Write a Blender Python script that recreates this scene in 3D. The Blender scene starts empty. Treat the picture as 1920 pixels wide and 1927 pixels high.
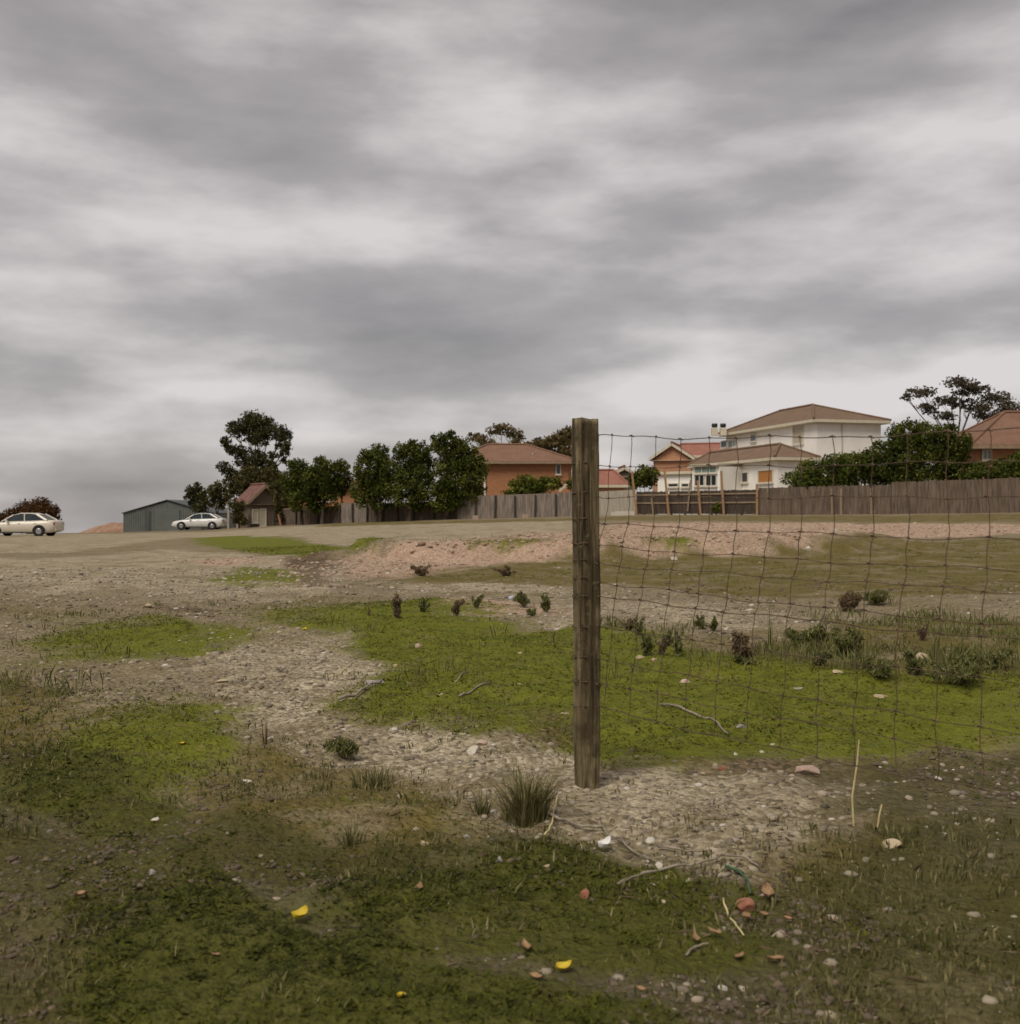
import bpy, bmesh, math, random
import numpy as np
from mathutils import Vector, Matrix
random.seed(7); rng = np.random.default_rng(7)
R = math.radians
S = bpy.context.scene
COL = S.collection
# ------------------------------------------------------------------ camera
EYE = 1.08; F = 2057.0; CX = 960.0; CY = 963.5
cam = bpy.data.cameras.new('camera'); camo = bpy.data.objects.new('camera', cam); COL.objects.link(camo)
camo.location = (0, 0, EYE); camo.rotation_euler = (R(90), 0, 0)
cam.sensor_fit = 'HORIZONTAL'; cam.sensor_width = 36.0; cam.lens = 36.0 * F / 1920.0
cam.clip_start = 0.05; cam.clip_end = 6000
cam.dof.use_dof = True; cam.dof.focus_distance = 7.0; cam.dof.aperture_fstop = 5.6
S.camera = camo
# ------------------------------------------------------------------ sky
SUN_EL, SUN_AZ = 52.0, 215.0     # azimuth clockwise from +Y: behind the camera, to the left
W = bpy.data.worlds.new('World'); S.world = W; W.use_nodes = True
nt = W.node_tree; nt.nodes.clear(); N = nt.nodes.new; L = nt.links.new
def mth(nt, op, a, b=None, c=None, clamp=False):
    n = nt.nodes.new('ShaderNodeMath'); n.operation = op; n.use_clamp = clamp
    for i, v in enumerate((a, b, c)):
        if v is None: continue
        if isinstance(v, (int, float)): n.inputs[i].default_value = v
        else: nt.links.new(v, n.inputs[i])
    return n.outputs[0]
tc = N('ShaderNodeTexCoord'); sep = N('ShaderNodeSeparateXYZ'); L(tc.outputs['Generated'], sep.inputs[0])
zz = mth(nt, 'ADD', mth(nt, 'MAXIMUM', sep.outputs[2], 0.0), 0.20)
cx_ = mth(nt, 'DIVIDE', sep.outputs[0], zz); cy_ = mth(nt, 'DIVIDE', sep.outputs[1], zz)
cmb = N('ShaderNodeCombineXYZ'); L(cx_, cmb.inputs[0]); L(cy_, cmb.inputs[1])
mp = N('ShaderNodeMapping'); L(cmb.outputs[0], mp.inputs[0])
mp.inputs['Rotation'].default_value = (0, 0, R(-14)); mp.inputs['Scale'].default_value = (0.9, 1.0, 1); mp.inputs['Location'].default_value = (3.1, 1.7, 0)
n1 = N('ShaderNodeTexNoise'); n1.inputs['Scale'].default_value = 1.15; n1.inputs['Detail'].default_value = 3.0; n1.inputs['Roughness'].default_value = 0.45; n1.inputs['Distortion'].default_value = 0.1
n2 = N('ShaderNodeTexNoise'); n2.inputs['Scale'].default_value = 3.0; n2.inputs['Detail'].default_value = 8.0; n2.inputs['Roughness'].default_value = 0.52; n2.inputs['Distortion'].default_value = 0.0
L(mp.outputs[0], n1.inputs[0])
mp2 = N('ShaderNodeMapping'); L(tc.outputs['Generated'], mp2.inputs[0]); mp2.inputs['Scale'].default_value = (1.0, 1.0, 3.0); mp2.inputs['Rotation'].default_value = (0, R(-5), 0); mp2.inputs['Location'].default_value = (7.3, 3.7, 0.9)
L(mp2.outputs[0], n2.inputs[0])
nm = mth(nt, 'ADD', mth(nt, 'MULTIPLY', n1.outputs[0], 0.30), mth(nt, 'MULTIPLY', n2.outputs[0], 0.70))
cr = N('ShaderNodeValToRGB'); L(nm, cr.inputs[0])
e = cr.color_ramp.elements
e[0].position = 0.32; e[0].color = (0.135, 0.126, 0.122, 1)
e[1].position = 0.60; e[1].color = (0.455, 0.424, 0.416, 1)
m_ = cr.color_ramp.elements.new(0.485); m_.color = (0.258, 0.240, 0.235, 1)
sky = N('ShaderNodeTexSky'); sky.sky_type = 'NISHITA'; sky.sun_disc = False
sky.sun_elevation = R(SUN_EL); sky.sun_rotation = R(SUN_AZ)
sk = N('ShaderNodeVectorMath'); sk.operation = 'SCALE'; L(sky.outputs[0], sk.inputs[0]); sk.inputs['Scale'].default_value = 0.10
mx = N('ShaderNodeMix'); mx.data_type = 'RGBA'; mx.inputs[0].default_value = 0.94
L(sk.outputs[0], mx.inputs[6]); L(cr.outputs[0], mx.inputs[7])
bg = N('ShaderNodeBackground'); L(mx.outputs[2], bg.inputs[0]); bg.inputs[1].default_value = 0.92
wo = N('ShaderNodeOutputWorld'); L(bg.outputs[0], wo.inputs[0])
# ------------------------------------------------------------------ sun (veiled by the overcast)
sl = bpy.data.lights.new('sun', 'SUN'); sl.energy = 1.5; sl.angle = R(28); sl.color = (1.0, 0.93, 0.81)
so = bpy.data.objects.new('sun', sl); COL.objects.link(so)
az = R(SUN_AZ); el = R(SUN_EL)
sd = Vector((math.sin(az) * math.cos(el), math.cos(az) * math.cos(el), math.sin(el)))
so.rotation_euler = sd.to_track_quat('Z', 'Y').to_euler(); so.location = (-20, -30, 60)
S.view_settings.view_transform = 'Standard'; S.view_settings.look = 'None'
S.view_settings.exposure = 0.74; S.view_settings.gamma = 1.0; S.view_settings.use_curve_mapping = False
S.render.engine = 'CYCLES'

# ------------------------------------------------------------------ helpers
def P(px, py, D):
    return Vector(((px - CX) / F * D, D, EYE - (py - CY) / F * D))
def tag(o, label=None, cat=None, group=None, kind=None):
    if label: o['label'] = label
    if cat: o['category'] = cat
    if group: o['group'] = group
    if kind: o['kind'] = kind
    return o
def empty(name, loc, label, cat, group=None):
    o = bpy.data.objects.new(name, None); COL.objects.link(o); o.location = loc; o.empty_display_size = 0.2
    return tag(o, label, cat, group)
def link(name, me, parent=None):
    o = bpy.data.objects.new(name, me); COL.objects.link(o)
    if parent is not None:
        o.parent = parent
        q = parent; off = Vector((0, 0, 0))
        while q is not None: off += q.location; q = q.parent
        o.location = -off      # meshes are written in world coordinates
    return o
class MB:
    def __init__(s): s.v = []; s.f = []
    def add(s, vs, fs):
        b = len(s.v); s.v += [tuple(v) for v in vs]; s.f += [tuple(b + i for i in f) for f in fs]
    def box(s, c, sz, ax=None):
        c = Vector(c); X, Y, Z = ax if ax else (Vector((1, 0, 0)), Vector((0, 1, 0)), Vector((0, 0, 1)))
        h = [q / 2 for q in sz]; vs = []
        for k in (-1, 1):
            for j in (-1, 1):
                for i in (-1, 1): vs.append(c + X * (i * h[0]) + Y * (j * h[1]) + Z * (k * h[2]))
        s.add(vs, [(0, 2, 3, 1), (4, 5, 7, 6), (0, 1, 5, 4), (2, 6, 7, 3), (0, 4, 6, 2), (1, 3, 7, 5)])
    def tube(s, pts, rad, n=6, cap=True):
        pts = [Vector(p) for p in pts]; rr = rad if isinstance(rad, (list, tuple)) else [rad] * len(pts)
        vs = []; fs = []; up = None
        for i, p in enumerate(pts):
            t = (pts[min(i + 1, len(pts) - 1)] - pts[max(i - 1, 0)])
            t = t.normalized() if t.length > 1e-9 else Vector((0, 0, 1))
            if up is None: up = Vector((0, 0, 1)) if abs(t.z) < 0.9 else Vector((1, 0, 0))
            a = t.cross(up)
            if a.length < 1e-5: a = t.cross(Vector((0.3, 1, 0.2)))
            a.normalize(); b = a.cross(t).normalized(); up = b
            for k in range(n):
                q = 2 * math.pi * k / n; vs.append(p + (a * math.cos(q) + b * math.sin(q)) * rr[i])
        for i in range(len(pts) - 1):
            for k in range(n): fs.append((i * n + k, i * n + (k + 1) % n, (i + 1) * n + (k + 1) % n, (i + 1) * n + k))
        if cap: fs.append(tuple(range(n - 1, -1, -1))); fs.append(tuple((len(pts) - 1) * n + k for k in range(n)))
        s.add(vs, fs)
    def poly(s, vs, thick=None):
        """flat polygon, given thickness downward along its normal"""
        vs = [Vector(v) for v in vs]
        if not thick: s.add(vs, [tuple(range(len(vs)))]); return
        nrm = (vs[1] - vs[0]).cross(vs[-1] - vs[0]).normalized(); n = len(vs)
        lo = [v - nrm * thick for v in vs]
        s.add(vs + lo, [tuple(range(n)), tuple(range(2 * n - 1, n - 1, -1))] + [(i, i + n, (i + 1) % n + n, (i + 1) % n) for i in range(n)])
    def build(s, name, m, parent=None, smooth=False):
        me = bpy.data.meshes.new(name); me.from_pydata(s.v, [], s.f)
        bm = bmesh.new(); bm.from_mesh(me); bmesh.ops.recalc_face_normals(bm, faces=bm.faces); bm.to_mesh(me); bm.free()
        if smooth: me.polygons.foreach_set('use_smooth', [True] * len(me.polygons))
        me.materials.append(m); return link(name, me, parent)
def bulk(name, verts, faces, m, parent=None, attr=None, smooth=False):
    """numpy mesh: verts (n,3), faces (m,k) of one size; attr = per-vertex random value"""
    me = bpy.data.meshes.new(name); nv, nf, k = len(verts), len(faces), faces.shape[1]
    me.vertices.add(nv); me.vertices.foreach_set('co', np.ascontiguousarray(verts, dtype=np.float32).ravel())
    me.loops.add(nf * k); me.loops.foreach_set('vertex_index', np.ascontiguousarray(faces, dtype=np.int32).ravel())
    me.polygons.add(nf); me.polygons.foreach_set('loop_start', np.arange(0, nf * k, k, dtype=np.int32))
    if smooth: me.polygons.foreach_set('use_smooth', np.ones(nf, dtype=bool))
    me.update(calc_edges=True)
    if attr is not None:
        for an, av in attr.items():
            if av.ndim == 1:
                a = me.attributes.new(an, 'FLOAT', 'POINT'); a.data.foreach_set('value', av.astype(np.float32))
            else:
                a = me.attributes.new(an, 'FLOAT_COLOR', 'POINT'); a.data.foreach_set('color', av.astype(np.float32).ravel())
    me.materials.append(m); return link(name, me, parent)

# ------------------------------------------------------------------ materials
def new_mat(name):
    m = bpy.data.materials.new(name); m.use_nodes = True; n = m.node_tree
    b = n.nodes['Principled BSDF']; return m, n, b
def ramp(n, src, stops):
    r = n.nodes.new('ShaderNodeValToRGB'); n.links.new(src, r.inputs[0]); el_ = r.color_ramp.elements
    el_[0].position = stops[0][0]; el_[0].color = (*stops[0][1], 1); el_[1].position = stops[-1][0]; el_[1].color = (*stops[-1][1], 1)
    for p, c in stops[1:-1]: q = el_.new(p); q.color = (*c, 1)
    return r.outputs[0]
def noise(n, vec, scale, detail=4, rough=0.55, dist=0.0):
    t = n.nodes.new('ShaderNodeTexNoise'); t.inputs['Scale'].default_value = scale; t.inputs['Detail'].default_value = detail
    t.inputs['Roughness'].default_value = rough; t.inputs['Distortion'].default_value = dist
    if vec is not None: n.links.new(vec, t.inputs['Vector'])
    return t.outputs[0]
def mixc(n, f, a, b, mode='MIX'):
    x = n.nodes.new('ShaderNodeMix'); x.data_type = 'RGBA'; x.blend_type = mode
    for i, v in ((0, f), (6, a), (7, b)):
        if isinstance(v, (int, float)): x.inputs[i].default_value = v
        elif isinstance(v, tuple): x.inputs[i].default_value = (*v, 1)
        else: n.links.new(v, x.inputs[i])
    return x.outputs[2]
def bumpn(n, b, h, strength=0.4, dist=0.02):
    u = n.nodes.new('ShaderNodeBump'); u.inputs['Strength'].default_value = strength; u.inputs['Distance'].default_value = dist
    n.links.new(h, u.inputs['Height']); n.links.new(u.outputs[0], b.inputs['Normal'])
def mat(name, c1, c2, scale=6, rough=0.8, bump=0.3, dist=0.01, stretch=(1, 1, 1), spec=0.3, metal=0.0, detail=5):
    m, n, b = new_mat(name); t = n.nodes.new('ShaderNodeTexCoord'); mpn = n.nodes.new('ShaderNodeMapping')
    n.links.new(t.outputs['Object'], mpn.inputs[0]); mpn.inputs['Scale'].default_value = stretch
    h = noise(n, mpn.outputs[0], scale, detail); n.links.new(ramp(n, h, [(0.32, c1), (0.68, c2)]), b.inputs['Base Color'])
    b.inputs['Roughness'].default_value = rough; b.inputs['Specular IOR Level'].default_value = spec; b.inputs['Metallic'].default_value = metal
    if bump: bumpn(n, b, h, bump, dist)
    return m
def leaf_mat(name, c1, c2, c3, mat_up=0.0):
    """leaves: per-leaf colour attribute, some light passing through"""
    m, n, b = new_mat(name); a = n.nodes.new('ShaderNodeAttribute'); a.attribute_name = 'rnd'
    col = ramp(n, a.outputs['Fac'], [(0.0, c1), (0.55, c2), (1.0, c3)])
    n.links.new(col, b.inputs['Base Color']); b.inputs['Roughness'].default_value = 0.7; b.inputs['Specular IOR Level'].default_value = 0.12
    if mat_up:
        ge = n.nodes.new('ShaderNodeNewGeometry'); vm = n.nodes.new('ShaderNodeMix'); vm.data_type = 'VECTOR'; vm.inputs[0].default_value = mat_up
        n.links.new(ge.outputs['Normal'], vm.inputs[4]); vm.inputs[5].default_value = (0, 0, 1); nn_ = n.nodes.new('ShaderNodeVectorMath'); nn_.operation = 'NORMALIZE'; n.links.new(vm.outputs[1], nn_.inputs[0]); n.links.new(nn_.outputs[0], b.inputs['Normal'])
    tr = n.nodes.new('ShaderNodeBsdfTranslucent'); n.links.new(col, tr.inputs[0]); ms = n.nodes.new('ShaderNodeMixShader'); ms.inputs[0].default_value = 0.25
    n.links.new(b.outputs[0], ms.inputs[1]); n.links.new(tr.outputs[0], ms.inputs[2]); n.links.new(ms.outputs[0], n.nodes['Material Output'].inputs[0]); return m
def tile_mat(name, c1, c2, row=0.33):
    m, n, b = new_mat(name); t = n.nodes.new('ShaderNodeTexCoord')
    h = noise(n, t.outputs['Object'], 1.2, 6, 0.65); h2 = noise(n, t.outputs['Object'], 9.0, 2)
    col = ramp(n, mth(n, 'ADD', mth(n, 'MULTIPLY', h, 0.5), mth(n, 'MULTIPLY', h2, 0.5)), [(0.35, c1), (0.65, c2)])
    sp = n.nodes.new('ShaderNodeSeparateXYZ'); n.links.new(t.outputs['Object'], sp.inputs[0])
    w = mth(n, 'FRACT', mth(n, 'MULTIPLY', sp.outputs[2], 1.0 / (row * 0.42)))
    n.links.new(col, b.inputs['Base Color']); b.inputs['Roughness'].default_value = 0.8; b.inputs['Specular IOR Level'].default_value = 0.2
    bumpn(n, b, w, 0.6, 0.03); return m
def brick_mat(name, c1, c2, mortar):
    m, n, b = new_mat(name); t = n.nodes.new('ShaderNodeTexCoord'); sp = n.nodes.new('ShaderNodeSeparateXYZ'); n.links.new(t.outputs['Object'], sp.inputs[0])
    cb = n.nodes.new('ShaderNodeCombineXYZ'); n.links.new(mth(n, 'ADD', sp.outputs[0], sp.outputs[1]), cb.inputs[0]); n.links.new(sp.outputs[2], cb.inputs[1])
    br = n.nodes.new('ShaderNodeTexBrick'); n.links.new(cb.outputs[0], br.inputs[0]); br.inputs['Scale'].default_value = 1.0
    br.inputs['Brick Width'].default_value = 0.24; br.inputs['Row Height'].default_value = 0.086; br.inputs['Mortar Size'].default_value = 0.008
    br.inputs['Color1'].default_value = (*c1, 1); br.inputs['Color2'].default_value = (*c2, 1); br.inputs['Mortar'].default_value = (*mortar, 1)
    v = noise(n, t.outputs['Object'], 0.9, 4); col = mixc(n, mth(n, 'MULTIPLY', v, 0.35), br.outputs[0], (c1[0] * 0.6, c1[1] * 0.6, c1[2] * 0.6))
    n.links.new(col, b.inputs['Base Color']); b.inputs['Roughness'].default_value = 0.85; bumpn(n, b, br.outputs['Fac'], -0.3, 0.01); return m
def glass_mat(name, c, rough=0.08):
    m, n, b = new_mat(name); t = n.nodes.new('ShaderNodeTexCoord')
    n.links.new(ramp(n, noise(n, t.outputs['Object'], 1.5, 2), [(0.3, c), (0.7, tuple(q * 1.6 for q in c))]), b.inputs['Base Color'])
    b.inputs['Roughness'].default_value = rough; b.inputs['Specular IOR Level'].default_value = 0.5; return m

M = {}
M['stucco'] = mat('white_render', (0.78, 0.75, 0.69), (0.86, 0.83, 0.77), 1.1, 0.85, 0.15)
M['fascia'] = mat('cream_paint', (0.52, 0.46, 0.34), (0.60, 0.54, 0.41), 3, 0.6, 0.1)
M['brown_tile'] = tile_mat('brown_roof_tile', (0.14, 0.09, 0.058), (0.21, 0.14, 0.093))
M['rust_tile'] = tile_mat('rust_brown_roof_tile', (0.155, 0.085, 0.055), (0.235, 0.135, 0.09))
M['red_tile'] = tile_mat('red_roof_tile', (0.23, 0.095, 0.068), (0.33, 0.155, 0.115))
M['rusty_iron'] = mat('rusty_roof_iron', (0.10, 0.045, 0.035), (0.20, 0.095, 0.075), 2.5, 0.7, 0.2, stretch=(1, 1, 0.5))
M['brick'] = brick_mat('orange_brick', (0.34, 0.125, 0.045), (0.44, 0.18, 0.065), (0.33, 0.25, 0.18))
M['brick2'] = brick_mat('pale_orange_brick', (0.42, 0.18, 0.085), (0.50, 0.23, 0.12), (0.36, 0.28, 0.2))
M['glass'] = glass_mat('dark_window_glass', (0.018, 0.024, 0.028))
M['blueglass'] = glass_mat('bluish_window_glass', (0.06, 0.10, 0.13))
M['greenglass'] = glass_mat('greenish_window_glass', (0.16, 0.21, 0.19))
M['blind'] = mat('drawn_blind', (0.42, 0.38, 0.28), (0.5, 0.45, 0.34), 4, 0.7, 0.05)
M['orange_blind'] = mat('orange_timber_blind', (0.36, 0.15, 0.035), (0.46, 0.21, 0.06), 5, 0.7, 0.2, stretch=(1, 1, 12))
M['eave_tan'] = mat('tan_eave_paint', (0.22, 0.15, 0.095), (0.30, 0.21, 0.14), 3, 0.7, 0.1)
M['frame'] = mat('window_frame_paint', (0.55, 0.5, 0.42), (0.62, 0.57, 0.48), 3, 0.5, 0.05)
M['darkmetal'] = mat('dark_metal', (0.025, 0.024, 0.023), (0.05, 0.047, 0.042), 8, 0.6, 0.2, metal=0.3)
M['pipe'] = mat('downpipe_paint', (0.42, 0.38, 0.33), (0.5, 0.45, 0.4), 3, 0.6, 0.05)
M['shed'] = mat('grey_green_steel', (0.105, 0.115, 0.105), (0.145, 0.155, 0.14), 0.8, 0.55, 0.1, spec=0.4)
M['shed_dark'] = mat('dark_steel_trim', (0.06, 0.066, 0.065), (0.085, 0.09, 0.088), 1, 0.55, 0.1)
M['timber_dark'] = mat('weathered_boards', (0.085, 0.062, 0.045), (0.15, 0.115, 0.085), 4, 0.9, 0.4, stretch=(6, 6, 0.6))
M['paling'] = mat('grey_palings', (0.115, 0.092, 0.074), (0.27, 0.225, 0.185), 3.2, 0.92, 0.4, stretch=(2.6, 2.6, 0.35), detail=6)
M['paling_brown'] = mat('brown_palings', (0.075, 0.054, 0.04), (0.175, 0.128, 0.095), 3.2, 0.92, 0.4, stretch=(2.6, 2.6, 0.35), detail=6)
M['paling_dark'] = mat('dark_brown_palings', (0.035, 0.025, 0.019), (0.085, 0.062, 0.047), 3.2, 0.92, 0.4, stretch=(2.6, 2.6, 0.35), detail=6)
M['paling_pale'] = mat('pale_grey_palings', (0.27, 0.24, 0.19), (0.40, 0.355, 0.285), 3.2, 0.92, 0.3, stretch=(2.6, 2.6, 0.35), detail=6)
M['fpost'] = mat('dark_fence_posts', (0.03, 0.026, 0.022), (0.07, 0.058, 0.048), 5, 0.9, 0.3, stretch=(3, 3, 0.5))
M['orange_post'] = mat('orange_treated_pine', (0.27, 0.15, 0.075), (0.38, 0.225, 0.12), 5, 0.85, 0.3, stretch=(4, 4, 0.5))
M['rail'] = mat('pale_rails', (0.20, 0.145, 0.09), (0.31, 0.235, 0.155), 4, 0.9, 0.3, stretch=(0.6, 0.6, 4))
M['wire'] = mat('rusty_wire', (0.05, 0.036, 0.026), (0.16, 0.105, 0.068), 40, 0.75, 0.2, 0.002, metal=0.4)
M['bark'] = mat('brown_bark', (0.045, 0.034, 0.025), (0.11, 0.085, 0.062), 6, 0.95, 0.6, 0.03, stretch=(3, 3, 0.6))
M['palebark'] = mat('pale_gum_bark', (0.15, 0.125, 0.10), (0.32, 0.28, 0.235), 3, 0.9, 0.3, 0.02, stretch=(2, 2, 0.5))
M['white_paint'] = mat('white_car_paint', (0.62, 0.62, 0.58), (0.68, 0.68, 0.64), 2, 0.25, 0.0, spec=0.5)
M['cream_car'] = mat('cream_car_paint', (0.58, 0.53, 0.44), (0.64, 0.59, 0.49), 2, 0.28, 0.0, spec=0.5)
M['tyre'] = mat('tyre_rubber', (0.014, 0.014, 0.014), (0.028, 0.027, 0.026), 10, 0.9, 0.2)
M['rim'] = mat('alloy', (0.34, 0.34, 0.34), (0.45, 0.45, 0.45), 8, 0.35, 0.0, metal=0.8)
M['lamp_red'] = mat('red_lens', (0.30, 0.02, 0.015), (0.36, 0.03, 0.02), 8, 0.2, 0)
M['lamp_clear'] = mat('clear_lens', (0.5, 0.5, 0.48), (0.6, 0.6, 0.58), 8, 0.15, 0)
M['stone_pale'] = mat('pale_stone', (0.42, 0.37, 0.30), (0.60, 0.55, 0.47), 28, 0.9, 0.5, 0.006)
M['stone_grey'] = mat('grey_stone', (0.20, 0.185, 0.16), (0.36, 0.33, 0.29), 30, 0.9, 0.5, 0.006)
M['stone_pink'] = mat('pink_stone', (0.34, 0.225, 0.165), (0.50, 0.385, 0.31), 22, 0.9, 0.5, 0.006)
M['stone_tan'] = mat('tan_stone', (0.33, 0.25, 0.15), (0.48, 0.39, 0.265), 22, 0.9, 0.5, 0.006)
M['brick_bit'] = mat('broken_brick', (0.25, 0.10, 0.06), (0.36, 0.17, 0.11), 30, 0.9, 0.5, 0.006)
M['white_scrap'] = mat('white_scrap', (0.60, 0.58, 0.55), (0.72, 0.70, 0.68), 14, 0.6, 0.3, 0.004)
M['blue_scrap'] = mat('blue_white_plastic', (0.10, 0.20, 0.52), (0.62, 0.65, 0.72), 18, 0.5, 0.2, 0.004)
M['yellow_leaf'] = mat('yellow_leaf', (0.42, 0.29, 0.02), (0.58, 0.45, 0.04), 35, 0.6, 0.3, 0.002)
M['brown_leaf'] = mat('brown_leaf', (0.20, 0.115, 0.055), (0.33, 0.205, 0.11), 35, 0.75, 0.4, 0.002)
M['stick'] = mat('grey_stick', (0.14, 0.11, 0.08), (0.33, 0.28, 0.215), 30, 0.9, 0.5, 0.003, stretch=(1, 1, 1))
M['straw'] = mat('straw', (0.50, 0.40, 0.19), (0.62, 0.52, 0.28), 20, 0.8, 0.1)
M['green_hose'] = mat('green_hose', (0.03, 0.085, 0.038), (0.05, 0.12, 0.055), 10, 0.5, 0.1)
M['soil_mound'] = mat('red_brown_soil', (0.23, 0.13, 0.085), (0.34, 0.21, 0.145), 1.6, 0.95, 0.6, 0.06)
L_ = {}
L_['dark'] = leaf_mat('dark_green_leaves', (0.032, 0.044, 0.008), (0.070, 0.086, 0.014), (0.145, 0.155, 0.028))
L_['gum'] = leaf_mat('gum_leaves', (0.030, 0.034, 0.012), (0.058, 0.062, 0.020), (0.11, 0.105, 0.04))
L_['olive'] = leaf_mat('olive_leaves', (0.050, 0.044, 0.014), (0.085, 0.074, 0.025), (0.13, 0.11, 0.04))
L_['brown'] = leaf_mat('brownish_gum_leaves', (0.085, 0.064, 0.026), (0.135, 0.102, 0.042), (0.20, 0.15, 0.065))
L_['bright'] = leaf_mat('yellow_green_leaves', (0.045, 0.060, 0.010), (0.10, 0.115, 0.018), (0.22, 0.21, 0.04))
L_['grey'] = leaf_mat('grey_gum_leaves', (0.055, 0.045, 0.030), (0.092, 0.076, 0.051), (0.14, 0.118, 0.08))
L_['maroon'] = leaf_mat('reddish_dark_leaves', (0.055, 0.028, 0.012), (0.10, 0.05, 0.022), (0.15, 0.08, 0.032))
L_['weed'] = leaf_mat('grey_green_weed', (0.075, 0.080, 0.024), (0.135, 0.140, 0.045), (0.23, 0.225, 0.09))
L_['deadweed'] = leaf_mat('dead_weed', (0.085, 0.055, 0.03), (0.15, 0.10, 0.058), (0.24, 0.17, 0.10))
L_['tuft'] = leaf_mat('dull_grass', (0.075, 0.075, 0.024), (0.14, 0.132, 0.048), (0.30, 0.25, 0.125))
L_['turf'] = leaf_mat('moss_and_turf', (0.030, 0.034, 0.008), (0.092, 0.100, 0.012), (0.180, 0.176, 0.028), 0.65)

# ------------------------------------------------------------------ terrain
def _hash(ix, iy, s):
    h = (ix.astype(np.int64) * 374761393 + iy.astype(np.int64) * 668265263 + s * 982451653) & 0x7fffffff
    h = ((h ^ (h >> 13)) * 1274126177) & 0x7fffffff
    return ((h ^ (h >> 16)) & 0xffff) / 65535.0
def vnoise(x, y, s=0):
    ix = np.floor(x); iy = np.floor(y); fx = x - ix; fy = y - iy; fx = fx * fx * (3 - 2 * fx); fy = fy * fy * (3 - 2 * fy)
    a = _hash(ix, iy, s); b = _hash(ix + 1, iy, s); c = _hash(ix, iy + 1, s); d = _hash(ix + 1, iy + 1, s)
    return (a * (1 - fx) + b * fx) * (1 - fy) + (c * (1 - fx) + d * fx) * fy - 0.5
def fbm(x, y, s=0, o=4):
    r = 0; a = 1.0
    for k in range(o): r = r + a * vnoise(x, y, s + k); x = x * 2.03 + 5.1; y = y * 2.03 + 1.7; a *= 0.5
    return r
T_px = np.array([-1500, 0, 232, 375, 530, 700, 860, 1000, 1130, 1195, 1430, 1700, 1920, 3000.0])
T_h = np.array([1010, 1007, 1002, 998, 989, 982, 977, 973.5, 970, 968.5, 969, 966.5, 965, 962.0])
T_D = np.array([70, 72, 95, 94, 86, 81, 78, 76, 74, 72, 64, 60, 55, 45.0])
T_z = EYE - (T_h - CY) / F * T_D
T_s = np.array([.05, .05, .05, .05, .03, .012, .004, 0, 0, 0, 0, 0, 0, 0])
def sstep(a, b, x):
    t = np.clip((x - a) / (b - a), 0, 1); return t * t * (3 - 2 * t)
def mound(x, y):
    c, s_ = math.cos(0.12), math.sin(0.12); dx = x - 3.0; dy = y - 26.5
    u = (dx * c + dy * s_) / 7.6; v = (-dx * s_ + dy * c) / 4.2
    r = np.sqrt(u * u + v * v) + 0.22 * fbm(x * 0.6, y * 0.6, 31, 3)
    e0 = 0.70 + 0.20 * sstep(1.0, -2.5, x); return 0.40 * (1 - sstep(e0, 1.02, r))
def gz(x, y, fine=True):
    x = np.asarray(x, float); y = np.asarray(y, float)
    px = CX + F * x / np.maximum(y, 2.0); px = np.clip(px, -1500, 3000)
    D = np.interp(px, T_px, T_D); zf = np.interp(px, T_px, T_z); sl_ = np.interp(px, T_px, T_s)
    w = np.clip((y - 5) / (D - 5), 0, 1); w = w * w * (1.6 - 0.6 * w)
    z = w * zf - sl_ * np.maximum(y - D, 0) * sstep(0, 12, y - D)
    near = np.clip(1.3 - y / 60, 0.15, 1)
    z = z - 0.012 * np.exp(-((x - 0.2985) ** 2 + (y - 4.30) ** 2) / 0.011) + mound(x, y) + 0.11 * fbm(x * 0.35 + 3.3, y * 0.35, 3, 3) * sstep(4.6, 9, np.hypot(x - .3, y)) * near
    if fine:
        n_ = np.exp(-np.hypot(x, y - 4) / 22)
        z = z + n_ * (0.055 * fbm(x * 2.3, y * 2.3, 9, 4) + 0.030 * fbm(x * 8, y * 8, 17, 3)) * (0.35 + 0.65 * sstep(0.0, 0.5, np.hypot(x - .3, y - 4.3)))
    return z
def g1(x, y): return float(gz(np.array([x]), np.array([y]))[0])
def G(px, py):
    """the point of the ground that the photograph shows at a pixel"""
    u = (px - CX) / F; k = (py - CY) / F
    ys = 1.2 * 1.012 ** np.arange(420); d = EYE - k * ys - gz(u * ys, ys)
    i = np.argmax(d < 0) if (d < 0).any() else len(ys) - 1
    a, b = (ys[i - 1], ys[i]) if i > 0 else (ys[0], ys[0])
    if i > 0: yy = a + (b - a) * d[i - 1] / (d[i - 1] - d[i] + 1e-9)
    else: yy = a
    return Vector((u * yy, yy, g1(u * yy, yy)))
def poly_w(pts): return np.array([[*G(*p)[:2]] for p in pts])
PG = {}
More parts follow.
